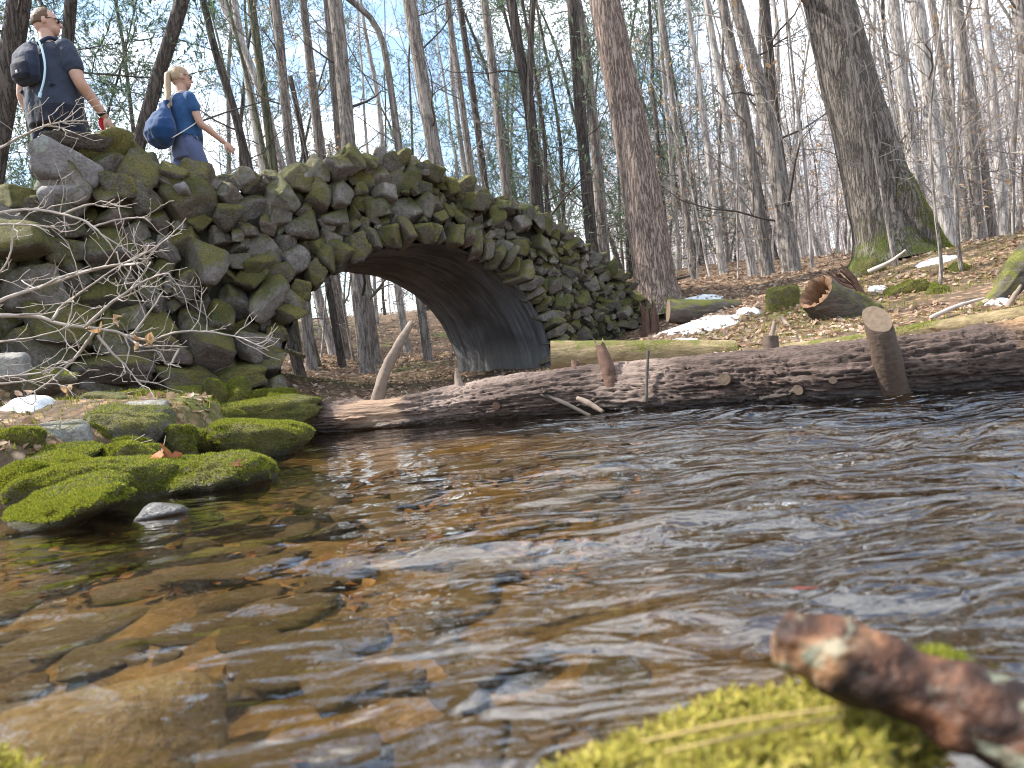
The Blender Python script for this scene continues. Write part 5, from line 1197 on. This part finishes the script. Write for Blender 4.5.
def person(label, loc, facing, H, cfg):
    root = empty('person', loc, math.atan2(-facing[0], facing[1])); k = H / 1.8; g = cfg['girth']; sh = cfg['shoulder']
    prims = []; T = lambda *p: np.array(p) * k
    tor = [(.84, .165, .12, 0), (.95, .18 * g, .135 * g, .0), (1.05, .178 * g, .14 * g, .012), (1.16, .172 * g, .135 * g, .015), (1.3, .175 * (g * .5 + .5), .125 * (g * .5 + .5), .005), (1.41, sh * .9, .10, -.005), (1.47, sh * .5, .075, 0), (1.51, .065, .06, .005)]
    tor = [(z * k, a * k, b * k, y * k) for z, a, b, y in tor]; prims.append(loft(tor))
    prims.append(capsule([T(0, 0, 1.45), T(0, .012, 1.53), T(0, .02, 1.6)], [.066 * k, .058 * k, .058 * k]))
    hz = H - .112 * k; hp, at, Rz = head_parts(hz, k * cfg.get('head', 1.0), cfg['face']); prims += hp
    legs = {}
    for s, fw in ((1, cfg['step']), (-1, -cfg['step'])):
        hip, kn, an = T(.095 * s, 0, .9), T(.105 * s, fw * .55 + .03, .5), T(.1 * s, fw, .085); legs[s] = (hip, kn, an)
        prims.append(capsule([hip, kn, an], [.1 * k * (.5 + g * .5), .062 * k, .043 * k])); prims.append(capsule([an, an + T(0, .05, -.04), an + T(0, .14, -.055)], [.042 * k, .038 * k, .028 * k]))
    arms = {}
    for s in (1, -1):
        el, wr = cfg['arms'][s]; S = T(sh * s, 0, 1.415); E = T(*el); W = T(*wr); arms[s] = (S, E, W)
        ar = cfg.get('arm', 1.0)
        prims.append(capsule([S, S + (E - S) * .5, E, E + (W - E) * .35, W], [.056 * k * ar, .05 * k * ar, .041 * k * ar, .04 * k * ar, .027 * k * ar])); prims += hand(W + (W - E) / np.linalg.norm(W - E) * .01, W - E, np.array([-s * .9, -.1, -.1]), k * .98, .55)
    remeshed('body', prims, M['skin'], root, .006, 3)
    # shirt
    sp = [loft([(z, a + .016, b + .018, y) for z, a, b, y in tor if .88 * k < z < 1.48 * k][:-1] + [(1.41 * k, sh * .93 * k, .112 * k, -.004 * k), (1.465 * k, sh * .6 * k, .085 * k, 0), (1.5 * k, .078 * k, .07 * k, .004)]) if False else loft([(cfg['hem'] * k, .192 * g * k, .15 * g * k, 0)] + [(z, a + .015, b + .017, y) for z, a, b, y in tor[1:]][:-1] + [(1.5 * k, .078 * k, .072 * k, .004)])]
    for s in (1, -1):
        S, E, W = arms[s]; sp.append(capsule([S - T(.03 * s, 0, -.01), S, S + (E - S) * cfg['sleeve']], [.07 * k, .07 * k, .066 * k * cfg.get('arm', 1.0)]))
    remeshed('shirt', sp, cfg['shirt'], root, .008, 4, .016, 11)
    # lower garment
    lp = [loft([(.80 * k, .17 * g * k, .15 * g * k, 0), (.92 * k, .188 * g * k, .152 * g * k, 0), (1.0 * k, .183 * g * k, .15 * g * k, .01), (1.06 * k, .184 * g * k, .148 * g * k, .012)])]
    for s in (1, -1):
        hip, kn, an = legs[s]; e = kn + (an - kn) * cfg['leglen']; lp.append(capsule([hip + T(0, 0, .02), hip + (kn - hip) * .6, kn] + ([e] if cfg['leglen'] > .2 else []), [.118 * k * (.4 + .6 * g), .1 * k * (.4 + .6 * g), .085 * k] + ([.06 * k] if cfg['leglen'] > .2 else [])))
    remeshed(cfg['lower'], lp, cfg['lowermat'], root, .009, 4, .014, 11)
    for s in (1, -1):
        an = legs[s][2]; remeshed('shoe', [capsule([an + T(0, -.045, -.045), an + T(0, .05, -.045), an + T(0, .17, -.058)], [.045 * k, .048 * k, .036 * k])], M['shoe'], root, .008, 2)
    # eyes
    for s in (1, -1):
        mb = MB(); mb.add(*ell(at((.03 * s, .082, .004)), [.0125 * k] * 3)); e = mb.build('eye', M['white_eye'], root); mb = MB(); mb.add(*ell(at((.03 * s, .0925, .004)), [.0055 * k] * 3)); mb.build('iris', M['black_plastic'], e)
    # hair shell
    v, f = ico(4); hs = np.array([.083, .104, .117]) * k; hv = v * hs
    hv[:, 0] += .004 * fbm(v * 9, 3); hv = hv * (1 + .03 * fbm(v * np.array([14, 14, 5]), 3))[:, None]
    if cfg['hair'] == 'short': face_m = (v[:, 1] > .30) | (v[:, 2] < -.28) | ((v[:, 2] < .05) & (v[:, 1] > -.02))
    else: face_m = ((v[:, 1] > .55) & (v[:, 2] < .55)) | (v[:, 2] < -.5) | ((v[:, 2] < .1) & (v[:, 1] > .25))
    hv[face_m] *= .86; mb = MB(); mb.addq(hv @ Rz.T + at((0, -.004, .004)), f); mb.build('hair', cfg['hairmat'], root)
    # glasses
    mb = MB()
    for s in (1, -1):
        v, f = ell(at((.032 * s, .1, .004)), (.026 * k, .006 * k, .019 * k), Rz, 2); mb.addq(v, f); add_tube(mb, [at((.056 * s, .096, .008)), at((.078 * s, .05, .008)), at((.082 * s, -.005, .003))], .003 * k, 6)
    add_tube(mb, [at((-.01, .106, .006)), at((.01, .106, .006))], .003 * k, 6); mb.build('glasses', M['black_plastic'], root)
    tag(root, label, 'person'); return root, at, Rz, arms, legs, k
def child_of_frame(root, name): 
    return None
mloc = np.array([*P(48, 60, 6.25)[:2], 0]); s_, w_ = to_sw(mloc[0], mloc[1]); mloc[2] = float(deck_z(s_)) + .02
mH = float(P(48, 8, 6.25)[2]) - mloc[2]
man, mat_, mR, marms, mlegs, mk = person('man in dark T-shirt and navy shorts walking onto the bridge', mloc, (.30, .95), mH,
    dict(girth=1.2, shoulder=.205, face=-.85, step=.16, hem=.93, sleeve=.52, shirt=M['navy'], lower='shorts', lowermat=M['navy_dark'], leglen=0, hair='short', hairmat=M['hair_brown'], arm=1.18,
         arms={1: ((.285, .02, 1.13), (.31, .2, .9)), -1: ((-.285, -.03, 1.13), (-.29, .05, .87))}))
W = marms[1][2]; E_ = marms[1][1]; mb = MB(); dW_ = (W - E_) / np.linalg.norm(W - E_); add_tube(mb, [W - dW_ * .03, W - dW_ * .008], .038, 16); mb.build('wristband', M['black_plastic'], man)
for s in (1, -1):
    kn, hp_ = mlegs[s][1], mlegs[s][0]; v, f = ell(kn + (hp_ - kn) * .14 + np.array([.0, 0, 0]), (.098, .098, .03)); mb = MB(); mb.addq(v, f); mb.build('hem', M['red_cloth'], man)
v, f = ell(marms[1][2] + np.array([-.045, .02, -.06]), (.012, .04, .06)); mb = MB(); mb.addq(v, f); mb.build('side_panel', M['red_cloth'], man)
# his hydration pack
pk = empty('backpack', mloc, man.rotation_euler.z); kk = mk
remeshed('pack_body', [loft([(1.10 * kk, .09, .03, -.215), (1.14 * kk, .125, .06, -.225), (1.22 * kk, .13, .07, -.225), (1.34 * kk, .12, .06, -.205), (1.42 * kk, .085, .04, -.175), (1.45 * kk, .05, .02, -.16)])], M['pack'], pk, .008, 8, .012, 11)
remeshed('pocket', [loft([(1.12 * kk, .07, .025, -.27), (1.15 * kk, .095, .036, -.278), (1.24 * kk, .095, .036, -.275), (1.29 * kk, .07, .022, -.262)])], M['navy_dark'], pk, .007, 3, .004, 15)
for s in (1, -1):
    mb = MB(); pts = smooth_path([(.075 * s, -.15, 1.43 * kk), (.1 * s, -.05, 1.51 * kk), (.115 * s, .06, 1.49 * kk), (.13 * s, .14, 1.38 * kk), (.155 * s, .165, 1.22 * kk), (.19 * s, .06, 1.1 * kk), (.16 * s, -.16, 1.09 * kk)], 40); add_tube(mb, pts, .017, 8); mb.build('strap', M['pack'], pk)
mb = MB(); add_tube(mb, smooth_path([(.03, -.2, 1.43 * kk), (.11, -.20, 1.46 * kk), (.175, -.21, 1.36 * kk), (.195, -.215, 1.22 * kk), (.17, -.22, 1.1 * kk), (.12, -.23, .99 * kk)], 40), .0085, 8); h = mb.build('hose', M['hose'], pk)
mb = MB(); add_tube(mb, smooth_path([(.125, -.229, 1.0 * kk), (.115, -.231, .975 * kk), (.11, -.231, .965 * kk)], 6), .013, 10); mb.build('mouthpiece', M['hose'], h)
mb = MB(); mb.add(*loft([(1.155 * kk, .014, .004, -.315), (1.18 * kk, .006, .003, -.315)], 10)); mb.build('emblem', M['cord'], pk)
tag(pk, 'small dark navy hydration backpack with a pale blue drinking hose, worn by the man', 'backpack')
# the woman
wloc = np.array([*P(182, 110, 7.35)[:2], 0]); s_, w_ = to_sw(wloc[0], wloc[1]); wloc[2] = float(deck_z(s_)) + .02
wH = float(P(181, 67, 7.35)[2]) - wloc[2]
wom, wat, wR, warms, wlegs, wk = person('woman with a long blonde ponytail, blue T-shirt and slate shorts, walking across the bridge', wloc, (.62, .78), wH,
    dict(girth=.93, shoulder=.175, face=-.25, step=.2, hem=1.03, sleeve=.42, shirt=M['blue_shirt'], lower='capri_trousers', lowermat=M['slate_cloth'], leglen=.35, hair='long', hairmat=M['hair_blonde'], arm=.92, head=1.04,
         arms={1: ((.235, .06, 1.14), (.27, .28, .97)), -1: ((-.235, -.06, 1.13), (-.25, .05, .9))}))
mb = MB(); pts = smooth_path([wat((0, -.085, .02)), wat((0, -.125, .0)), np.array([.03, -.16, 1.42]) * wk, np.array([.06, -.2, 1.3]) * wk, np.array([.10, -.235, 1.2]) * wk, np.array([.135, -.22, 1.08]) * wk], 30)
v, f, ring = tube_arrays(pts, np.interp(np.linspace(0, 1, 30), [0, .1, .35, .8, 1], [.022, .028, .032, .022, .005]), 16); v = v + ring * (fbm(v * np.array([70, 70, 10]), 3) * .008)[:, None]; mb.addq(v, f); mb.build('ponytail', M['hair_blonde'], wom)
bg = empty('drawstring_bag', wloc, wom.rotation_euler.z)
remeshed('bag_body', [loft([(.90 * wk, .07, .05, -.24), (.95 * wk, .15, .105, -.26), (1.05 * wk, .185, .135, -.265), (1.15 * wk, .17, .12, -.25), (1.26 * wk, .115, .075, -.215), (1.33 * wk, .07, .04, -.185), (1.39 * wk, .09, .04, -.17)])], M['blue_bag'], bg, .008, 12, .022, 9)
for s in (1, -1):
    mb = MB(); add_tube(mb, smooth_path([(.03 * s, -.18, 1.36 * wk), (.1 * s, -.08, 1.49 * wk), (.12 * s, .06, 1.46 * wk), (.14 * s, .13, 1.33 * wk), (.185 * s, .04, 1.17 * wk), (.19 * s, -.1, 1.05 * wk), (.14 * s, -.22, .96 * wk)], 40), .005, 6); mb.build('cord', M['cord'], bg)
tag(bg, 'royal blue drawstring bag hanging on the woman\'s back', 'bag')

# ------------------------------------------------------------------ sky, sun, camera
SUN_AZ, SUN_EL = math.radians(-78), math.radians(47)     # azimuth measured from +Y towards +X
w = bpy.data.worlds.new('World'); SC.world = w; w.use_nodes = True; nt = w.node_tree; nt.nodes.clear()
out = nt.nodes.new('ShaderNodeOutputWorld'); bg_ = nt.nodes.new('ShaderNodeBackground'); sky = nt.nodes.new('ShaderNodeTexSky'); sky.sky_type = 'NISHITA'; sky.sun_disc = False
sky.sun_elevation = SUN_EL; sky.sun_rotation = SUN_AZ; sky.air_density = 1.2; sky.dust_density = .6; sky.ozone_density = 1.5
tc = nt.nodes.new('ShaderNodeTexCoord'); mp = nt.nodes.new('ShaderNodeMapping'); mp.inputs['Scale'].default_value = (1, 1, 2.2); mp.inputs['Location'].default_value = (.3, .1, 0)
nz = nt.nodes.new('ShaderNodeTexNoise'); nz.inputs['Scale'].default_value = 2.6; nz.inputs['Detail'].default_value = 7; nz.inputs['Roughness'].default_value = .55
rp = nt.nodes.new('ShaderNodeValToRGB'); rp.color_ramp.elements[0].position = .45; rp.color_ramp.elements[1].position = .61
mx = nt.nodes.new('ShaderNodeMix'); mx.data_type = 'RGBA'; mx.inputs[7].default_value = (7.6, 8.0, 8.5, 1)
L = nt.links.new; L(tc.outputs['Generated'], mp.inputs[0]); L(mp.outputs[0], nz.inputs['Vector']); sxz = nt.nodes.new('ShaderNodeSeparateXYZ'); mz = nt.nodes.new('ShaderNodeMath'); mz.operation = 'MULTIPLY_ADD'; mz.inputs[1].default_value = .045; L(tc.outputs['Generated'], sxz.inputs[0]); L(sxz.outputs[2], mz.inputs[0]); L(nz.outputs['Fac'], mz.inputs[2]); L(mz.outputs[0], rp.inputs[0]); L(rp.outputs[0], mx.inputs[0]); L(sky.outputs[0], mx.inputs[6]); L(mx.outputs[2], bg_.inputs[0]); L(bg_.outputs[0], out.inputs[0])
bg_.inputs[1].default_value = .15
sl = bpy.data.lights.new('sun', 'SUN'); sl.energy = 5.0; sl.angle = math.radians(.5); sl.color = (1, .95, .87)
so = bpy.data.objects.new('sun', sl); COL.objects.link(so)
sd = Vector((math.sin(SUN_AZ) * math.cos(SUN_EL), math.cos(SUN_AZ) * math.cos(SUN_EL), math.sin(SUN_EL)))
so.rotation_euler = sd.to_track_quat('Z', 'Y').to_euler(); so.location = (8, 8, 25)
cam = bpy.data.cameras.new('camera'); co = bpy.data.objects.new('camera', cam); COL.objects.link(co)
cam.sensor_width = 36; cam.lens = 36 * FPX / 1024; cam.clip_start = .02; cam.clip_end = 600
mt = Matrix.Identity(4)
for i in range(3): mt[i][0] = cr[i]; mt[i][1] = cu[i]; mt[i][2] = -cf[i]; mt[i][3] = CC[i]
co.matrix_world = mt
cam.dof.use_dof = True; cam.dof.focus_distance = 5.6; cam.dof.aperture_fstop = 4.0
SC.camera = co
SC.view_settings.view_transform = 'Standard'; SC.view_settings.look = 'None'; SC.view_settings.exposure = 1.25; SC.view_settings.gamma = 1
SC.cycles.max_bounces = 8; SC.cycles.transparent_max_bounces = 12; SC.cycles.caustics_reflective = False; SC.cycles.caustics_refractive = False
SC.cycles.use_denoising = True; SC.cycles.pixel_filter_type = 'BLACKMAN_HARRIS'; SC.cycles.filter_width = 1.05
